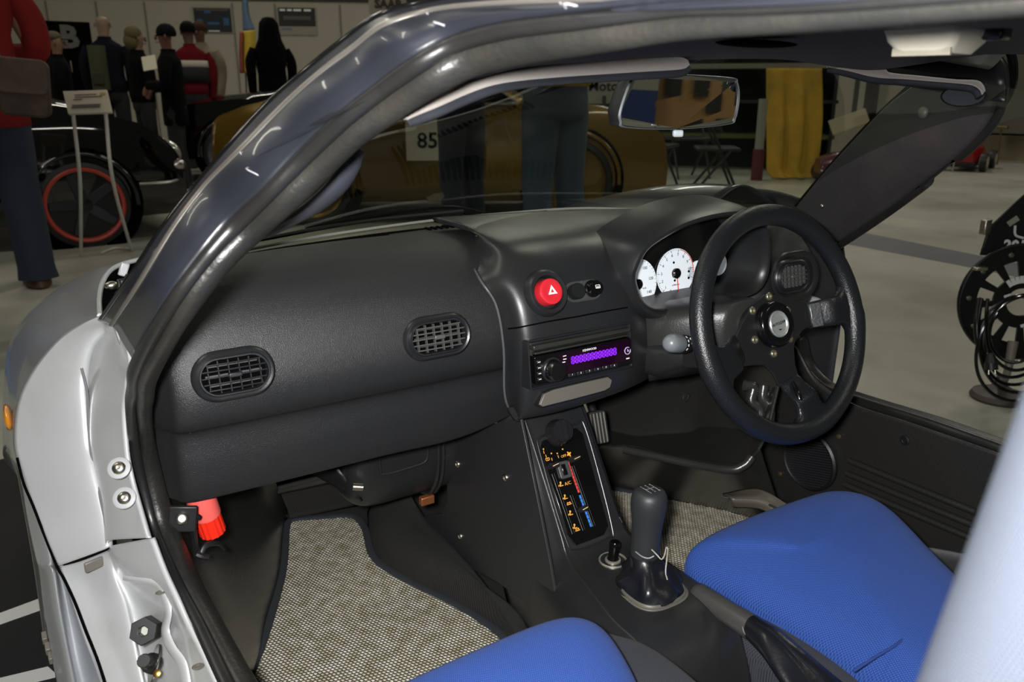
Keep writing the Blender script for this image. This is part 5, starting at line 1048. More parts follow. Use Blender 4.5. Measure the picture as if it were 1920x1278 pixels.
# feather flag
p = gnd(464, 12.0); fg = thing('feather_flag', 'tall feather flag in blue, yellow and red beside the partition wall', 'flag', tuple(p))
ht_ = lambda px, py, s=12.0: P(px, py, s=s)
def flagpart(name, col_, L, R_2):
    b = sheet([[ht_(*q_) for q_ in L], [ht_((a[0]+c[0])/2+1,(a[1]+c[1])/2,11.93) for a, c in zip(L, R_2)], [ht_(*q_) for q_ in R_2]], 20, 10); return b.build(name, mat(name+'_cloth', col_, .8), fg, thick=.01)
flagpart('blue_panel','4a6078',[(455,-20),(455,20),(456,58)],[(463,-20),(467,25),(478,56)])
flagpart('yellow_panel','a98f1e',[(456,58),(455,95),(457,137)],[(478,56),(479,90),(468,138)])
flagpart('red_edge','7e3527',[(450,60),(449,100),(450,137)],[(456,60),(456,100),(457,137)])
B().cyl(V(p.x,p.y,GZ), ht_(453,-40), .012).build('pole', M['vent'], fg)
# --- people
def person(label, px, s, hgt, yaw, top, legs, skin='8a6a56', hair='1a1412', hair_kind='short', arms='down', coat=.52, extra=None, pos=None, wide=1.0, shoes='1a1512', lean=0, group=None):
    p = pos if pos is not None else P(px, 60, s=s); root = thing('person', label, 'person', (p.x, p.y, GZ), group)
    k = hgt; Rz = T(p.x, p.y, GZ)@R(yaw, 'Z'); w = wide
    def J(x, y, z): return Rz@V(x*k*w, (y-lean*max(0, z-.52))*k, z*k)       # local front is -y
    def skin_mesh(name, nodes, edges, m, parent, sub=2, root_i=0):
        me = bpy.data.meshes.new(name); org = Vector((p.x, p.y, GZ))
        me.from_pydata([J(*n[0])-org for n in nodes], edges, []); me.update()
        o = bpy.data.objects.new(name, me); COL.objects.link(o); o.parent = root; me.materials.append(m)
        sk_ = o.modifiers.new('skin', 'SKIN'); sk_.use_smooth_shade = True
        if not me.skin_vertices: 
            bpy.context.view_layer.objects.active = o
        lay = me.skin_vertices[0] if len(me.skin_vertices) else None
        if lay:
            for i, n in enumerate(nodes):
                r = n[1]; r = r if isinstance(r, tuple) else (r, r); lay.data[i].radius = (r[0]*k, r[1]*k)
            lay.data[root_i].use_root = True
        sb = o.modifiers.new('sub', 'SUBSURF'); sb.levels = sub; sb.render_levels = sub
        return o
    if arms == 'down': A = [(-.115,0,.80),(-.135,.01,.63),(-.125,-.03,.48)], [(.115,0,.80),(.135,.01,.63),(.125,-.03,.48)]
    elif arms == 'front': A = [(-.115,0,.80),(-.135,-.02,.64),(-.05,-.13,.62)], [(.115,0,.80),(.135,-.02,.64),(.05,-.13,.64)]
    elif arms == 'pocket': A = [(-.115,0,.80),(-.155,.04,.64),(-.115,-.05,.53)], [(.115,0,.80),(.155,.04,.64),(.115,-.05,.53)]
    skm = mat('skin_tone', skin, .5, spec=.3); tm = mat('coat_cloth', top, .9, spec=.1, bump=('noise', 40, .6)); lm_ = mat('trouser_cloth', legs, .85, bump=('noise', 30, .8)); hm_ = mat('hair', hair, .8, spec=.1, bump=('noise', 90, .8)); sm2 = mat('shoe_leather', shoes, .5)
    # one continuous body: pelvis, spine, neck, head, arms and legs
    N = [((0,0,.53),(.055,.05)),((0,0,.64),(.05,.045)),((0,0,.76),(.055,.045)),((0,0,.82),(.034,.034)),((0,-.002,.865),(.030,.032)),((0,-.010,.905),(.040,.047)),((0,-.008,.945),(.045,.053)),((0,.0,.982),(.036,.042))]
    E_ = [(0,1),(1,2),(2,3),(3,4),(4,5),(5,6),(6,7)]
    for sd_ in (0, 1):
        b0 = len(N); sh_, el, wr = A[sd_]; N += [((sh_[0]*.8,sh_[1],sh_[2]-.02),.024),(el,.022),(wr,.017),((wr[0]*.98, wr[1]-.02, wr[2]-.035),(.020,.012)),((wr[0]*.97, wr[1]-.03, wr[2]-.065),(.016,.009))]; E_ += [(2,b0),(b0,b0+1),(b0+1,b0+2),(b0+2,b0+3),(b0+3,b0+4)]
        sx = -1 if sd_ == 0 else 1; b0 = len(N); N += [((sx*.052,0,.47),.030),((sx*.056,-.004,.27),.026),((sx*.062,.012,.05),.020)]; E_ += [(0,b0),(b0,b0+1),(b0+1,b0+2)]
    bd_ = skin_mesh('body', N, E_, skm, root)
    B().ell((0,0,0), .010*k,.014*k,.014*k, T(*J(0,-.062,.925)), 10, 6).build('nose', skm, bd_)
    for sx in (-1,1):
        B().ell((0,0,0), .006*k,.011*k,.017*k, T(*J(sx*.047,.002,.93)), 10, 6).build('ear', skm, bd_)
        B().ell((0,0,0), .006*k,.004*k,.004*k, T(*J(sx*.018,-.054,.937)), 8, 6).build('eye', M['void'], bd_)
    B().ell((0,0,0), .014*k,.004*k,.003*k, T(*J(0,-.054,.899)), 8, 6).build('mouth', mat('lip','7a4038',.5), bd_)
    # coat and trousers: closed shells with sloping shoulders and folds
    def ell_ring(c, rx, ry, fr_=0, ph=0): return [J(c[0]+rx*math.cos(a)*(1+fr_*math.sin(5*a+ph)), c[1]+ry*math.sin(a)*(1+fr_*math.sin(4*a+ph)), c[2]) for a in [2*PI*i/30 for i in range(30)]]
    jb_ = B(); js = [(coat-.005,.090,.068,.0),(coat,.100,.076,.03),(coat+.05,.101,.075,.03),(.62,.092,.070,.03),(.68,.094,.071,.03),(.74,.104,.074,.02),(.785,.108,.070,.01),(.808,.094,.060,0),(.826,.066,.050,0),(.842,.042,.044,0),(.858,.040,.044,0)]
    jb_.loft([ell_ring((0,.002,z), rx, ry, f_, z*40) for z, rx, ry, f_ in js if z >= coat-.006], True, True)
    for sh_, el, wr in A:
        s1_ = (sh_[0]*.86, sh_[1], sh_[2]-.008)
        pts_ = [J(*s1_), J(*[(a+c)/2+(.006 if i == 0 else 0)*(1 if sh_[0] > 0 else -1) for i, (a, c) in enumerate(zip(sh_, el))]), J(*el), J(*[(a+c)/2 for a, c in zip(el, wr)]), J(*wr)]
        jb_.tube(pts_, [.036*k,.038*k,.034*k,.031*k,.027*k], 16, n=24)
    jk = jb_.build('jacket', tm, root, ang=70)
    tb_ = B(); tb_.loft([ell_ring((0,0,z), rx, ry) for z, rx, ry in ((.575,.080,.062),(.56,.088,.068),(.51,.094,.074),(.475,.092,.072),(.455,.080,.062))], True, True)
    for sx in (-1,1):
        tb_.loft([ell_ring((sx*x_, y_, z), r_*w_, r_, .03, z*50+sx) for x_, y_, z, r_, w_ in ((.042,0,.53,.050,1.0),(.047,0,.47,.052,1.02),(.052,-.002,.38,.047,1),(.055,-.006,.29,.042,1),(.057,-.004,.25,.040,1),(.060,.006,.15,.038,1),(.062,.010,.06,.038,1.0),(.062,.010,.028,.041,1.0))], True, True)
    tb_.build('trousers', lm_, root, ang=70)
    for sx in (-1,1):
        sh2 = B(); c = J(sx*.062,-.035,.018)
        sh2.loft([[Rz.to_3x3()@V(math.cos(a)*.036*k*q_, (math.sin(a)*.085)*k*q_, zz*k)+c for a in [2*PI*i/24 for i in range(24)]] for q_, zz in ((.9,-.018),(1,-.012),(.98,.006),(.75,.022),(.4,.034))], True, True); sh2.build('shoe', sm2, root)
    if hair_kind == 'short': B().ell((0,0,0), .050*k,.056*k,.042*k, T(*J(0,.012,.968)), 18, 10).build('hair', hm_, root)
    elif hair_kind == 'bob':
        b = B(); b.ell((0,0,0), .056*k,.058*k,.050*k, T(*J(0,.016,.962)), 18, 10); b.ell((0,0,0), .055*k,.045*k,.060*k, T(*J(0,.028,.915)), 18, 10); b.build('hair', hm_, root)
    elif hair_kind == 'hood':
        B().loft([[J(math.cos(a)*rx, .02+math.sin(a)*ry, z) for a in [2*PI*i/24 for i in range(24)]] for z, rx, ry in ((.60,.07,.05),(.68,.092,.075),(.74,.10,.086),(.80,.10,.085),(.86,.075,.075),(.92,.066,.072),(.97,.060,.066),(1.005,.036,.040),(1.012,.01,.01))], True, True).build('hood', tm, root)
    elif hair_kind == 'cap':
        B().ell((0,0,0), .050*k,.056*k,.036*k, T(*J(0,.006,.972)), 18, 10).build('cap', hm_, root)
        B().ell((0,0,0), .036*k,.040*k,.006*k, T(*J(0,-.062,.958)), 14, 6).build('cap_peak', hm_, root)
    elif hair_kind == 'beanie':
        B().loft([[J(math.cos(a)*rx, .004+math.sin(a)*rx*1.12, z) for a in [2*PI*i/24 for i in range(24)]] for z, rx in ((.935,.049),(.945,.053),(.96,.054),(.985,.046),(1.005,.026),(1.01,.006))], True, True).build('beanie', hm_, root)
    elif hair_kind == 'bald': pass
    return root, J, jk, k
def bgdist(px, py_top, s, h): return h
def hat(px, py, s): return P(px, py, s=s).z-GZ
# row of visitors beyond the black car
r_, J, jk, k = person('bald person in a dark jacket carrying an olive green backpack, seen from behind', 194, 9.6, hat(192,25,9.6), PI-.35, '121119', '0c0d12', skin='86705c', hair_kind='bald')
bp_ = thing('backpack', 'olive green backpack on the bald person in the dark jacket', 'backpack', tuple(J(.03,.10,.7)))
b = B(); b.loft([crc([J(.02+x, .075+y, z) for x, y in ((-.03,-.01),(.055,-.01),(.06,.05),(.02,.075),(-.025,.05))], 30) for z in (.53,.56,.64,.74,.79,.80)], True, True); b.build('bag', mat('olive_nylon','3a3a22',.8,bump=('noise',40,.6)), bp_)
B().box(0,0,0,.07*k,.03*k,.08*k,T(*J(.035,.145,.60))@R(PI-.35,'Z')).build('front_pocket', mat('olive_nylon_dark','2c2d1b',.8), bp_, bevel=.02)
person('person in a black coat with collar length blond hair, facing right', 253, 9.0, hat(256,52,9.0), PI/2+.2, '050506', '050506', skin='7c6450', hair='5b5138', hair_kind='bob', arms='front')
person('person in long black coat and black beanie holding a leaflet', 310, 8.1, hat(302,47,8.1), -PI/2-.3, '030304', '030304', skin='6d4c3e', hair='07070a', hair_kind='beanie', arms='front', coat=.40, wide=1.25)
lf_ = thing('leaflet', 'pale folded leaflet held between the two visitors in black coats', 'leaflet', tuple(P(280,118,s=8.55)))
B().box(0,0,0,.14,.20,.006,FRM(P(280,118,s=8.55),(1,-.3,.2),(0,.7,.7))).build('paper', mat('leaflet_paper','b8b19a',.7), lf_)
r_, J, jk, k = person('person in a red, white and black jacket and black hat, seen from behind', 352, 10.2, hat(345,42,10.2), PI, '5e1219', '15151b', skin='5a4338', hair='08080a', hair_kind='beanie')
for z0_, z1_, c_m, nm in ((.70,.745,'b7b0a0','white_band'),(.60,.70,'0b0c12','black_band')):
    B().loft([[J(math.cos(a)*.118*(1+(.0 if z < .72 else -.03)), math.sin(a)*.090, z) for a in [2*PI*i/28 for i in range(28)]] for z in (z0_, (z0_+z1_)/2, z1_)], True, False).build(nm, mat(nm, c_m, .8), jk, thick=.01)
person('person in a beige coat and brown knitted hat beside the red jacket', 374, 11.3, hat(370,42,11.3), -.6, '7e7462', '6b6252', skin='5d4030', hair='38261a', hair_kind='beanie', coat=.44)
person('person with long black hair in black clothes in front of the flag and posters', 503, 11.0, hat(502,36,11.0), PI, '030304', '030304', hair_kind='hood', coat=.40, wide=1.1)
r_, J, jk, k = person('seated visitor in dark clothes and flat cap looking right behind the black car', 100, 8.6, hat(100,60,8.6), PI/2-.1, '060607', '060607', skin='7a5c46', hair='55503f', hair_kind='cap')
B().box(0,0,0,.03,.012,.12,T(*J(.03,-.075,.78))@R(PI/2,'Z')).build('scarf', mat('pale_scarf','7a7360',.8), r_, bevel=.01)
# man in the red jacket, close on the left
rp_ = gnd(-38, 3.95)
r_, J, jk, k = person('person in a bright red jacket and blue jeans with a brown shoulder bag', 30, 4.0, 1.84, PI+.1, '762220', '1f2836', pos=rp_, wide=1.25, coat=.45, arms='front', shoes='4a2f1f')
sb_ = thing('shoulder_bag', 'worn brown leather shoulder bag hanging against the red jacket', 'shoulder bag', tuple(P(45,160,s=3.5)))
bmx = FRM(P(43,165,s=3.52), (math.cos(-.1), -.25, -.10), (-.12,0,1))
B().extr(rrect(.20,.245,.035,5), -.06, 0, bmx).build('pouch', mat('worn_brown_leather','4b382c',.7,vary=(9,'2f241d',.4,.65),bump=('noise',30,.6)), sb_, bevel=.012)
B().extr(rrect(.205,.15,.03,5), 0, .012, bmx@T(0,.05,0)).build('flap', mat('brown_flap_leather','3b2a20',.6,vary=(8,'55402f',.4,.7),bump=('noise',30,.6)), sb_, bevel=.006)
B().tube([bmx@V(-.09,.12,-.03), bmx@V(-.16,.35,-.10), bmx@V(-.2,.60,-.15)], .010, 8).build('strap', mat('bag_strap','2b2018',.6), sb_)
# a second pair of legs at the very edge
q_ = V(P(-25,690,z=GZ).x, P(-25,690,z=GZ).y, GZ)
person('person in lighter blue jeans and blue trainers at the left edge of the view', -30, 3.3, 1.78, PI/2, '20242c', '32507a', pos=q_+V(-.20,.08,0), shoes='1f6cb4')
# two people in jeans beyond the windscreen
for lab, px, s, h, tp2, lg, yw, wd_, ct in (('person in dark navy trousers standing in front of the gold coupe, left of the pair', 866, 4.5, 1.78, '15171c', '171d2b', .2, .80, .56), ('person in blue-grey jeans and a yellow top standing in front of the gold coupe', 1041, 4.3, 1.86, 'b08f22', '33424f', .15, 1.15, .55)):
    person(lab, px, s, h, yw+PI, tp2, lg, wide=wd_, coat=ct, arms='front', pos=gnd(px, s))
# --- cars
def car(name, label, org, ax, prof, belt, half, mcol, wheels, wr, rimm, dark_windows=None, extra=None):
    """prof: (u, z top), belt: function u -> z of shoulder; org ground point, ax length direction; near side at v=0, far side at v=2*half"""
    root = thing(name, label, 'car', tuple(org)); ax = ax.normalized(); n = V(-ax.y, ax.x, 0)
    if n.dot(org-V(CX.x,CX.y,GZ)) < 0: n = -n
    pr = cr([V(u, 0, z) for u, z in prof], 70); rg = []
    for q in pr:
        u, zt = q.x, q.z; bz = min(belt(u), zt-.02); tw = .16*max(0, (zt-bz)/.5)
        w = half*(1-.10*abs((u-prof[0][0])/(prof[-1][0]-prof[0][0])*2-1)**4)
        o = half-w; pts = [(o+.04,.17),(o+.005,.30),(o,.45),(o+.01,bz-.05),(o+.03,bz),(o+.03+tw*.5,(bz+zt)/2+.01),(o+.07+tw,zt-.03),(half*.7+.05,zt-.002),(half,zt)]
        full = pts+[(2*half-a, c) for a, c in pts[::-1][1:]]
        rg.append([org+ax*u+n*a+V(0,0,c) for a, c in full])
    B().loft(rg, False, False).build('bodywork', mcol, root, thick=.01, ang=50)
    for e in (rg[0], rg[-1]): B().add([v for v in e], [list(range(len(e)))]).build('end_panel', mcol, root, smooth=False)
    for u in wheels:
        for v, sgn in ((-.005, 1), (2*half-.19, 1)):
            c = org+ax*u+n*v+V(0,0,wr); wm2 = FRM(c, ax, (0,0,1)); 
            if v > 0: pass
            w_ = B().lathe([(wr*.84,-.19),(wr*.96,-.19),(wr*1.04,-.17),(wr*1.04,-.03),(wr*1.0,-.008),(wr*.90,0),(wr*.85,-.01)], wm2 if wm2.col[2].xyz.dot(-n) > 0 else wm2@R(PI,'Y'), 44, False).build('wheel', M['black'], root)
            wf = wm2 if wm2.col[2].xyz.dot(-n) > 0 else wm2@R(PI,'Y')
            if v < 0:
                rimm(w_, wf, wr)
                B().lathe([(wr*1.30,-.02),(wr*1.10,-.012),(wr*1.10,-.2)], wf@T(0,.01,0), 44, False).build('wheel_arch', M['void'], root)
                b = B(); b.tube([wf@V(wr*1.17*math.cos(a), wr*1.17*math.sin(a)+.01, .004) for a in [math.radians(-5+k_*19) for k_ in range(11)]], .016, 10); b.build('arch_lip', mcol, root)
    return root, ax, n
def rim_red(par, wf, wr):
    part_label(B().lathe([(wr*.875,-.02),(wr*.89,.004),(wr*.85,.014),(wr*.80,.010),(wr*.78,-.02)], wf, 48, False).build('rim_stripe', mat('rim_red','a13a2a',.4), par), 'red rim stripe')
    B().lathe([(wr*.79,-.02),(wr*.72,-.06),(.0001,-.08)], wf, 40).build('wheel_dish', M['gloss'], par)
    for i in range(5):
        a = 2*PI*i/5+.3; b = B(); b.loft([[(x, y, z) for x, y in rrect(w, .03, .008, 3)] for w, z in ((.03,-.06),(.05,-.02))], True, True, wf@R(a,'Z')@T(0,0,0))
        b = B(); b.loft([[(-.035,wr*.12,-.05),(.035,wr*.12,-.05),(.035,wr*.12,-.012),(-.035,wr*.12,-.012)],[(-.028,wr*.77,-.03),(.028,wr*.77,-.03),(.028,wr*.77,-.004),(-.028,wr*.77,-.004)]], True, True, wf@R(a,'Z')); b.build('spoke', mat('dark_spoke','26272b',.35,.6) if 'dark_spoke' not in bpy.data.materials else bpy.data.materials['dark_spoke'], par, bevel=.004)
    B().lathe([(.045,-.03),(.045,.0),(.0001,.004)], wf, 24).build('hub_cap', M['gloss'], par)
    B().box(.07,.0,-.055,.05,.10,.03,wf@R(-.2,'Z')).build('brake_caliper', mat('caliper_red','8f1f1c',.4), par, bevel=.005)
def rim_red2(par, wf, wr):
    B().lathe([(wr*.85,-.02),(wr*.80,-.05),(.05,-.07),(.0001,-.03)], wf, 40).build('wheel_disc', M['gloss'], par)
def rim_plain(par, wf, wr):
    B().lathe([(wr*.85,-.02),(wr*.84,.0),(wr*.72,-.03),(wr*.3,-.045),(.0001,-.03)], wf, 40).build('wheel_disc', mat('gold_wheel_disc','6d5628',.35,.8), par)
    b = B()
    for i in range(8):
        a = 2*PI*i/8; b.ell((0,0,0), .02,.035,.006, wf@R(a,'Z')@T(0,wr*.47,-.036), 10, 6)
    b.build('vent_hole', M['void'], par)
blk = mat('gloss_black_car_paint','040404',.04,coat=1)
wcx = P(160,385,s=5.25); axb = V(1,.03,0).normalized(); wrb = wcx.z-GZ; orgb = V(wcx.x,wcx.y,GZ)+V(0,0,0)
bc, ax_, n_2 = car('car', 'glossy black car with red-striped wheel behind the information stand', orgb, axb,
    [(-3.1,.75),(-3.0,.85),(-2.6,.98),(-2.1,1.22),(-1.5,1.34),(-.9,1.30),(-.45,1.08),(-.25,.985),(.0,.93),(.2,.87),(.4,.78),(.56,.66),(.64,.54),(.66,.40)], lambda u: .80-.10*max(0,u), .84, blk, [0,-2.45], wrb, rim_red)
hlp = orgb+ax_*.54; 
B().ell((0,0,0), .13,.06,.10, T(*(hlp+n_2*.16+V(0,0,.58)))@R(.3,'Y'), 20).build('headlamp', mat('headlamp_glass','b9b9b0',.08,.6), bc)
B().ell((0,0,0), .055,.03,.04, T(*(hlp+n_2*.10+V(.08,0,.50))), 16).build('indicator_lamp', M['chrome'], bc)
B().tube([orgb+ax_*u+n_2*v+V(0,0,z) for u, v, z in ((.34,-.012,.395),(.52,.02,.39),(.64,.12,.40),(.69,.3,.41))], .010, 8).build('bumper_strip', M['chrome'], bc)
# gold coupe seen through the windscreen and beside the pillar
gold = mat('metallic_gold_paint','6c5208',.30,.4,coat=.8)
sg0 = 6.2; gw = P(1072,338,s=sg0); axg = V(math.cos(-.50), math.sin(-.50), 0)
gr = .315; orgg = V(gw.x, gw.y, GZ)
gc, axg, ng = car('car', 'metallic gold coupe with a race number card on its side', orgg, axg,
    [(-2.72,.62),(-2.68,.78),(-2.5,.86),(-2.1,1.02),(-1.65,1.22),(-1.42,1.27),(-1.1,1.27),(-.75,1.22),(-.3,.93),(.0,.90),(.3,.86),(.55,.78),(.72,.64),(.76,.45)], lambda u: .86, .72, gold, [0,-2.0], gr, rim_plain)
b = B(); wz = [(-1.75,.89),(-1.45,1.17),(-1.05,1.18),(-.78,1.13),(-.42,.90)]
b.loft([[orgg+axg*u+ng*(.025+(z-.86)*.33-dd)+V(0,0,z) for u, z in wz] for dd in (.03,.0)], True, True); b.build('side_window', M['gloss'], gc, smooth=False)
b = B(); b.tube([orgg+axg*u+ng*(.0+(z-.86)*.33)+V(0,0,z) for u, z in wz], .012, 8, closed=True, raw=True); b.build('window_trim', M['chrome'], gc)
cdp = P(797,262,s=1); Dn = ray(797,262); s_ = (orgg-ng*.02-CX).dot(ng)/Dn.dot(ng); cp = CX+Dn*s_
nc = thing('number_card', 'white race card with the number 85 on the gold coupe', 'number card', tuple(cp)); ncm = FRM(cp, axg, (0,0,1))
wd_ = 64*s_/F*1.12; hd2 = 76*s_/F
B().box(0,0,0,wd_,hd2,.006,ncm).build('card', mat('card_white','c4c0ad',.7), nc, smooth=False)
text('number', '85', ncm@T(.018,-.01,.005), .16, M['void'], nc, bold=.003)
text('small_print', 'START', ncm@T(0,hd2*.42,.005), .022, M['void'], nc)
# low black sports car behind the coupe
bb2, ax3, n3 = car('car', 'low black sports car with raised dark windscreen frame behind the gold coupe', gnd(425,8.9), V(math.cos(-.2),math.sin(-.2),0),
    [(-.6,.62),(-.45,.80),(0,.92),(.35,.96),(.7,1.02),(1.15,1.24),(1.55,1.42),(2.0,1.46),(2.6,1.40),(3.2,1.05),(3.5,.8)], lambda u: .82, .62, blk, [.05,2.7], .31, rim_red2)
# information stand
isx = thing('information_stand', 'white framed information stand with a printed card in front of the black car', 'information stand', tuple(P(196,478,z=GZ)))
s_i = 4.55
f1, f2 = P(152,480,z=GZ), P(247,470,z=GZ)
pl_ = [P(118,171,s=4.45), P(200,168,s=4.45), P(210,210,s=4.38), P(128,213,s=4.38)]
pn = (pl_[1]-pl_[0]).cross(pl_[3]-pl_[0]).normalized()
if pn.dot(CX-pl_[0]) < 0: pn = -pn
b = B(); b.loft([pl_[::-1], [q3_-pn*.012 for q3_ in pl_[::-1]]], True, True); b.build('card_holder', mat('card_paper','b9b19c',.7), isx, smooth=False)
cM = FRM(sum(pl_, V(0,0,0))/4+pn*.003, (pl_[1]-pl_[0]), (pl_[0]-pl_[3])); inkm = mat('grey_ink','4c473c',.8)
b = B()
for i, (y, w, x) in enumerate(((.048,.12,-.02),(.032,.15,-.0),(.015,.05,-.055),(-.025,.16,0),(-.034,.15,0),(-.043,.16,0))): b.box(x,y,0,w,.006,.001,cM)
b.build('printed_line', inkm, isx, smooth=False); B().box(.075,.050,0,.03,.016,.001,cM).build('yellow_logo', mat('logo_yellow','a38a2e',.7), isx, smooth=False)
wl = mat('white_stand_tube','b9b6ae',.4)
B().tube([P(137,213,s=4.4), P(150,340,s=4.5), f1], .010, 10).build('leg', wl, isx); B().tube([P(198,211,s=4.4), P(212,340,s=4.5), f2], .010, 10).build('leg', wl, isx)
B().tube([f2+V(0,0,.01), P(215,465,z=GZ+.01), P(190,474,z=GZ+.01)], .008, 8).build('foot_bar', wl, isx)
# --- counter with yellow cloth, chairs and bits beyond the far fender
ctr = thing('exhibition_counter', 'dark exhibition counter with a pale top and open shelves', 'counter', tuple(gnd(1390, 10.2)))
c_a, c_b = gnd(1150, 10.9), gnd(1560, 10.2); ztop = P(1437,128,s=9.9).z
dcb = (c_b-c_a).normalized(); ncb = V(-dcb.y,dcb.x,0)
wallseg('top', c_a-dcb*.1, c_b+dcb*.1, ztop, ztop+.06, .6, mat('counter_top_grey','7b7768',.6), ctr); wallseg('back_panel', c_a+ncb*.25, c_b+ncb*.25, GZ, ztop, .04, mat('counter_dark','1a1815',.8), ctr)
wallseg('shelf', c_a, c_b, .35, .40, .5, mat('shelf_green','4b5420',.7), ctr); wallseg('shelf', c_a, c_b, .78, .82, .5, mat('shelf_dark','24221d',.7), ctr)
wallseg('end_panel', c_b-dcb*.05-ncb*.28, c_b-dcb*.05+ncb*.28, GZ, ztop, .04, M['black'], ctr)
yc = thing('yellow_cloth', 'yellow fabric banner hanging from the counter down to the floor', 'banner', tuple(gnd(1490, 9.4)))
rows = []
for t, (xl, xr) in zip((0,.25,.5,.75,.93,1), ((1437,1540),(1438,1540),(1440,1539),(1442,1535),(1443,1530),(1445,1533))):
    yy = 128+t*205; rows.append([P(xl+(xr-xl)*i/8, yy, s=9.35)+V(0, (.035*math.sin(i*2.1+t*2)*(.3+t)) - (0 if t < .99 else .06), 0) for i in range(9)])
sheet(rows, 60, 40).build('cloth', mat('yellow_cloth_fabric','b38c14',.75,vary=(2,'96760e',.4,.6)), yc, thick=.006)
wp_ = thing('white_post', 'white and grey post beside the yellow cloth', 'post', tuple(gnd(1425,9.1))); B().cyl(gnd(1425,9.1), V(gnd(1425,9.1).x, gnd(1425,9.1).y, P(1425,185,s=9.1).z), .05, 20).build('post', mat('post_white','8c897f',.6), wp_); B().cyl(gnd(1425,9.1), gnd(1425,9.1)+V(0,0,.35), .065, 20).build('red_sleeve', mat('post_red','5a1f22',.6), wp_)
def chair(px, s, yaw, lab):
    p = gnd(px, s); r = thing('folding_chair', lab, 'chair', tuple(p), 'black folding chairs beyond the windscreen'); Mx = T(*p)@R(yaw,'Z'); cm = M['black']
    B().box(0,0,.45,.42,.40,.03,Mx).build('seat', cm, r, bevel=.01); B().box(0,.20,.78,.42,.025,.26,Mx@T(0,0,0)).build('backrest', cm, r, bevel=.01)
    for sx in (-.2,.2):
        B().cyl(Mx@V(sx,-.22,0), Mx@V(sx,.20,.90), .013, 8).build('leg', cm, r); B().cyl(Mx@V(sx,.24,0), Mx@V(sx,-.12,.46), .013, 8).build('leg', cm, r)
for px, s, yw, lb in ((1228,8.2,.5,'black folding chair furthest left under the mirror'),(1290,9.4,-.3,'black folding chair directly below the mirror'),(1345,7.8,.9,'black folding chair right of the mirror, before the counter')): chair(px, s, yw, lb)
ms_ = thing('motor_sign', 'white sign with dark lettering standing behind the gold coupe', 'sign', tuple(P(1135,160,s=8.8)))
mx_ = FRM(P(1133,162,s=8.8), (math.cos(-.5),math.sin(-.5),0), (0,0,1)); B().box(0,-.0,-.01,.50,.36,.02,mx_).build('board', mat('sign_white','9a978a',.7), ms_, smooth=False); text('lettering', 'Motor', mx_@T(.02,.0,.004), .15, M['void'], ms_, bold=.002)
B().cyl(P(1133,180,s=8.82), gnd(1133,8.82), .02, 10).build('post', M['vent'], ms_)
# pipes on the grey wall
for px, w in ((1595,.035),(1618,.05),(1630,.05)):
    p = gnd(px, 12.0); tag(B().cyl(p+V(0,0,.5), p+V(0,0,2.6), w, 12).build('wall_pipe', M['void'], None), {1595:'thin black upright pipe nearest the yellow cloth',1618:'thick black upright pipe, left one of the pair on the grey wall',1630:'thick black upright pipe, right one of the pair on the grey wall'}[px], 'pipe')
def kart(name, lab, px, s, body_c, yaw, sc=1.0, wheel_c='a59d80'):
    p = gnd(px, s); r = thing(name, lab, 'pedal car', tuple(p)); Mx = T(*p)@R(yaw,'Z')@Matrix.Scale(sc,4)
    B().loft([[(x, a*w, .12+h*c) for a, c in ((-1,0),(-1,.6),(-.6,1),(.6,1),(1,.6),(1,0))] for x, w, h in ((-.45,.12,.16),(-.3,.17,.22),(-.05,.18,.26),(.1,.17,.18),(.35,.14,.15),(.5,.07,.08))], True, True, Mx).build('shell', mat(lab[:12]+'_shell', body_c, .3, coat=.5), r, ang=60)
    B().box(.0,0,.09,.9,.30,.05,Mx).build('chassis', M['black'], r, bevel=.01)
    for x in (-.32,.34):
        for y in (-.23,.23):
            wmx = Mx@T(x,y,.12)@R(PI/2,'X'); w_ = B().lathe([(.06,-.04),(.115,-.035),(.12,0),(.115,.035),(.06,.04)], wmx, 24).build('wheel', M['black'], r)
            B().lathe([(.075,-.045),(.075,.045)], wmx, 24).build('wheel_disc', mat('cream_disc',wheel_c,.5) if 'cream_disc' not in bpy.data.materials else bpy.data.materials['cream_disc'], w_)
    B().tube([Mx@V(-.05,-.1,.42), Mx@V(-.1,0,.46), Mx@V(-.05,.1,.42)], .012, 8).build('steering_bar', M['steel'], r)
kart('pedal_car', 'small red and black pedal car with cream wheels on the hall floor at the right', 1822, 10.4, '8e1c1a', .35, 1.0)
kart('pedal_car', 'small dark red pedal kart standing right of the yellow cloth', 1612, 8.8, '4f2026', -.6, .95)
br = thing('barrier_pole', 'thin pale post beside the red pedal car', 'post', tuple(gnd(1796,10.0))); B().cyl(gnd(1796,10.0), gnd(1796,10.0)+V(0,0,.42), .010, 8).build('pole', mat('pole_pale','8f8b82',.5), br)
bx2 = thing('cardboard_sheet', 'beige sheet propped on the kart near the grey wall', 'cardboard', tuple(P(1592,228,s=8.6))); B().box(0,0,0,.44,.16,.012,FRM(P(1592,228,s=8.6),(.9,-.35,.30),(.1,.3,1))).build('sheet', mat('beige_card','a3987a',.7), bx2, bevel=.004)
hr_ = thing('handrail', 'brass coloured handrail in front of the black wall at the right', 'handrail', tuple(gnd(1860,11.0))); B().cyl(P(1832,236,s=11.2), P(1890,239,s=10.8), .02, 10).build('rail', mat('brass_rail','7f7550',.3,.8), hr_)
for px in (1836,1878): B().cyl(P(px,238,s=11.0), gnd(px,11.0), .012, 8).build('post', bpy.data.materials['brass_rail'], hr_)
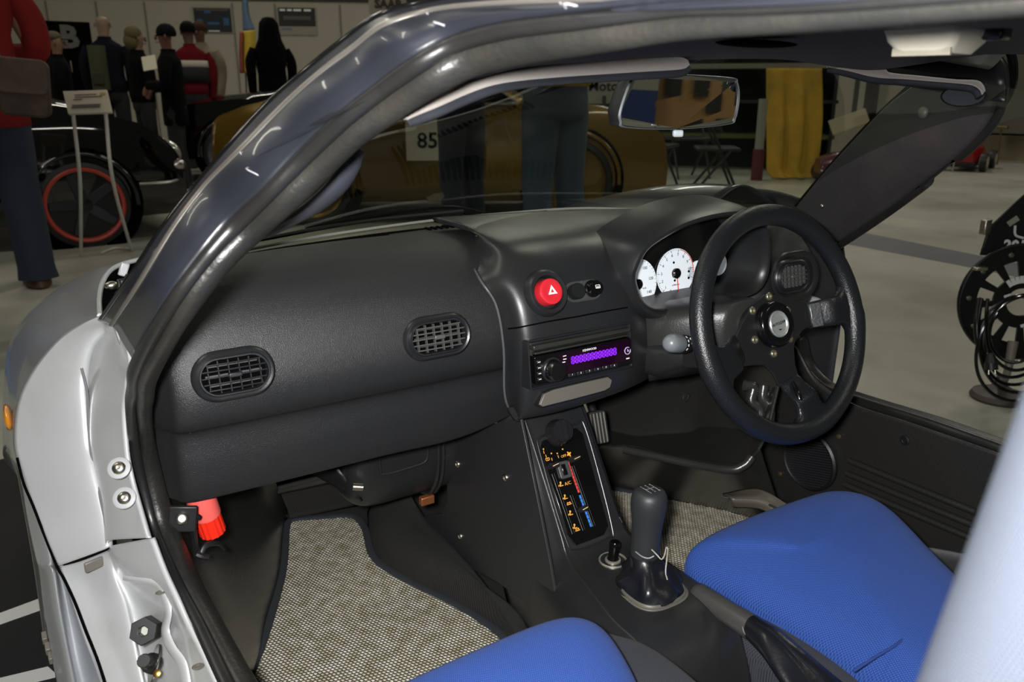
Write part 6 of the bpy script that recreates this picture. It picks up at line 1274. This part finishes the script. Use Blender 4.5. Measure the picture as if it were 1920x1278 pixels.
ys = thing('yellow_notice', 'small yellow notice on a pillar at the top right corner', 'notice', tuple(P(1898,95,s=11.25))); B().box(0,0,0,.16,.26,.01,FRM(P(1896,98,s=11.25),(.8,-.55,0),(0,0,1))).build('sheet', mat('notice_yellow','a98a1a',.7), ys, smooth=False)
struct(wallseg('trim_8', gnd(1855,11.6), gnd(1945,11.2), GZ+.4, 3, .12, mat('grey_pillar','5d5a4f',.8)))
# --- black iron stool sculpture with coiled cable
p = P(1868,748,z=GZ); s0_ = 2.62; sc = thing('iron_sculpture', 'black iron stand of slotted wheel plates and lettered top plate on a round foot', 'metal sculpture', tuple(p)); iron = mat('black_cast_iron','0d0d0f',.38,.3,bump=('noise',60,.4)); wpt = mat('white_paint_marks','b9bbbb',.7)
B().lathe([(.085,0),(.088,.008),(.080,.022),(.045,.034),(.022,.05),(.016,.08)], T(*V(p.x+.01,p.y,GZ)), 40).build('foot', mat('worn_foot_iron','3c3632',.5,.2,bump=('noise',50,.6)), sc)
B().tube([V(p.x+.01,p.y,GZ+.05), P(1888,700,s=2.62), P(1900,640,s=2.62)], [.014,.012,.016], 12).build('stem', mat('pale_cast_stem','6f6a62',.5,bump=('noise',60,1)), sc)
dcen = P(1914,566,s=2.62); dm = FRM(dcen, (math.cos(-.75), math.sin(-.75), 0), (0.05,0.1,1))
def arcseg(b, r0, r1, a0_, a1_, z0_, z1_, Mx, n=14):
    o = [(r1*math.cos(a0_+(a1_-a0_)*i/n), r1*math.sin(a0_+(a1_-a0_)*i/n)) for i in range(n+1)]; q = [(r0*math.cos(a1_-(a1_-a0_)*i/n), r0*math.sin(a1_-(a1_-a0_)*i/n)) for i in range(n+1)]
    b.extr(o+q, z0_, z1_, Mx)
b = B()
for i in range(24): arcseg(b, .135, .185, i*PI/12, (i+1)*PI/12+.01, -.006, .006, dm, 4); arcseg(b, .045, .085, i*PI/12, (i+1)*PI/12+.01, -.006, .006, dm, 4)
for i in range(12): arcseg(b, .080, .140, i*PI/6, i*PI/6+.20, -.005, .005, dm, 4)
b.build('slotted_wheel', iron, sc)
B().lathe([(.186,-.014),(.19,0),(.186,.014)], dm, 60, False).build('wheel_rim', iron, sc, thick=.004)
b = B()
for i in range(7): a = .7+i*.17; b.box(0,0,0,.012,.024,.002,dm@T(.075*math.cos(a+.5),.075*math.sin(a+.5)-.0,.010)@R(a+.5-PI/2,'Z'))
part_label(b.build('white_lettering', wpt, sc, smooth=False), 'band of white painted lettering')
b = B()
for x, y, w, h in ((-.035,.03,.02,.02),(.02,-.0,.022,.02),(.03,-.05,.02,.014),(-.01,-.075,.03,.01)): b.box(x,y,.009,w,h,.002,dm@R(.4,'Z'))
b.build('white_mark', wpt, sc, smooth=False)
tpm = FRM(P(1905,440,s=2.62), (math.cos(-.75), math.sin(-.75), 0), (.05,.1,1))
pt = [(-.10,-.07),(.16,-.07),(.16,.18),(.05,.18),(-.02,.10),(-.085,.02)]
B().extr(pt, -.006, .006, tpm).build('top_plate', iron, sc, bevel=.002)
b = B(); b.box(.015,.045,.008,.035,.018,.002,tpm@R(.7,'Z')); b.build('cutout_mark', mat('cutout_grey','77756a',.7), sc, smooth=False)
text('painted_lettering', '2011', tpm@T(.01,-.035,.008), .045, wpt, sc, bold=.002)
b = B(); b.tube([tpm@V(-.01,.03,.009), tpm@V(-.005,.0,.009), tpm@V(.02,-.01,.009)], .004, 6); b.build('painted_swirl', wpt, sc)
for a in (1.9,2.5,3.1,3.7): B().lathe([(.008,0),(.008,.006),(.0001,.008)], dm@T(.16*math.cos(a),.16*math.sin(a),.006), 12).build('rivet', mat('rivet_grey','5f5c55',.4,.6) if a == 1.9 else bpy.data.materials['rivet_grey'], sc)
B().box(0,0,0,.035,.022,.05,T(*P(1848,425,s=2.62))).build('clamp', M['steel'], sc, bevel=.004)
b = B(); b.tube([P(1838,560,s=2.58),P(1832,600,s=2.56),P(1834,640,s=2.56),P(1846,668,s=2.56),P(1856,690,s=2.56)], .010, 12); b.build('curved_tube', iron, sc)
B().box(0,0,0,.045,.02,.012,T(*P(1838,503,s=2.60))@R(-.3,'Z')).build('bracket', M['steel'], sc, bevel=.003)
cb = thing('power_cable', 'coiled black power cable with moulded plug hanging on the iron sculpture', 'cable', tuple(P(1900,600,s=2.52)))
for i in range(6):
    rx, ry = .078+.010*i, .105+.013*i; cxx = (1907+i*1.5, 618+i*7)
    c = P(*cxx, s=2.54-.01*(i % 3)); cm2 = FRM(c, (math.cos(-.75), math.sin(-.75), 0), (.05,.1,1))@R(.15*math.sin(i*2),'Z')
    B().tube([cm2@V(rx*math.cos(a), ry*math.sin(a), .006*math.sin(3*a+i)) for a in [2*PI*k/24 for k in range(24)]], .0055, 8, closed=True, n=80).build('cable_loop', M['gloss'], cb)
B().tube([P(1852,560,s=2.50),P(1849,600,s=2.49),P(1851,640,s=2.49),P(1857,668,s=2.49)], .0055, 8).build('cable_end', M['gloss'], cb)
b = B(); b.tube([P(1857,662,s=2.48),P(1858,680,s=2.48)], [.008,.016], 14); b.tube([P(1858,680,s=2.48),P(1859,693,s=2.48)], [.019,.019], 14); b.build('plug', M['black'], cb)
b = B(); b.cyl(P(1854,693,s=2.48),P(1854,702,s=2.48),.0022,8); b.cyl(P(1866,692,s=2.48),P(1866,701,s=2.48),.0022,8); b.build('plug_pin', M['steel'], cb)
# black carpet with white lines beside the near sill
cp_ = thing('exhibition_carpet', 'black exhibition carpet on the hall floor beside the near sill', 'carpet', tuple(P(20,1000,z=GZ)))
cpl = [P(-420,985,z=GZ), P(60,848,z=GZ), P(200,840,z=GZ), P(260,1400,z=GZ), P(-700,1500,z=GZ)]
b = B(); b.loft([[V(p.x,p.y,GZ+h) for p in cpl] for h in (.0005,.006)], True, True); b.build('carpet', mat('black_carpet_pile','0f0f11',.95,bump=('noise',300,1)), cp_, smooth=False)
for (A1, A2, A3, A4), lb in ((((-60,1172),(75,1122),(95,1137),(-60,1192)),'white tape line on the black carpet, further one'),(((-60,1286),(90,1250),(110,1268),(-60,1310)),'white tape line on the black carpet, nearer one')):
    q4 = [P(*a, z=GZ+.006) for a in (A1, A2, A3, A4)]; q4[0] = q4[1]+(q4[0]-q4[1])*2.6; q4[3] = q4[2]+(q4[3]-q4[2])*2.6; b = B(); b.loft([[V(p.x,p.y,GZ+h) for p in q4] for h in (.006,.0075)], True, True); tag(b.build('tape_line', mat('white_tape','c9c9c6',.6) if 'white_tape' not in bpy.data.materials else bpy.data.materials['white_tape'], None, smooth=False), lb, 'tape')

# the side of the hall that only the rear-view mirror shows
mz = V(.0,.735,.93); md = V(.82,-.577,0).normalized(); mn = V(-md.y*1, md.x, 0)
def mslab(name, d, lo, hi, z0, z1, m): return wallseg(name, mz+md*d+mn*lo+V(0,0,0), mz+md*d+mn*hi, z0, z1, .1, m)
hb2 = thing('display_booth', 'white and blue panel seen in the rear-view mirror beside a peach coloured facade', 'booth', tuple(V(*(mz+md*9)[:2], GZ)))
wallseg('blue_panel', mz+md*9+mn*-1.4, mz+md*9+mn*-.36, GZ, .50, .1, mat('booth_blue','3c4a80',.6), hb2); wallseg('white_panel', mz+md*9+mn*-1.4, mz+md*9+mn*-.36, .50, 2.0, .1, mat('booth_white','b0ac9c',.6), hb2)
wallseg('facade', mz+md*9.5+mn*-.40, mz+md*9.5+mn*.38, GZ, .86, .1, mat('facade_peach','c79c66',.7), hb2)
for a_ in (-.18,.15): wallseg('facade_window', mz+md*9.4+mn*(a_-.10), mz+md*9.4+mn*(a_+.08), .42, .66, .06, mat('facade_glass','3a3a36',.3) if a_ == -.18 else bpy.data.materials['facade_glass'], hb2)

GROUPS = {'person': 'visitors in the hall', 'sun_visor': 'sun visors along the windscreen top', 'floor_mat': 'woven floor mats', 'poster': 'posters on the pale partition wall', 'tape_line': 'white tape lines on the black carpet', 'wall_pipe': 'upright pipes on the grey wall', 'pedal_car': 'small pedal cars', 'car': 'other show cars'}
for o in list(bpy.data.objects):
    if o.parent is None and 'label' in o:
        g = GROUPS.get(o.name.split('.')[0])
        if g and 'group' not in o: o['group'] = g
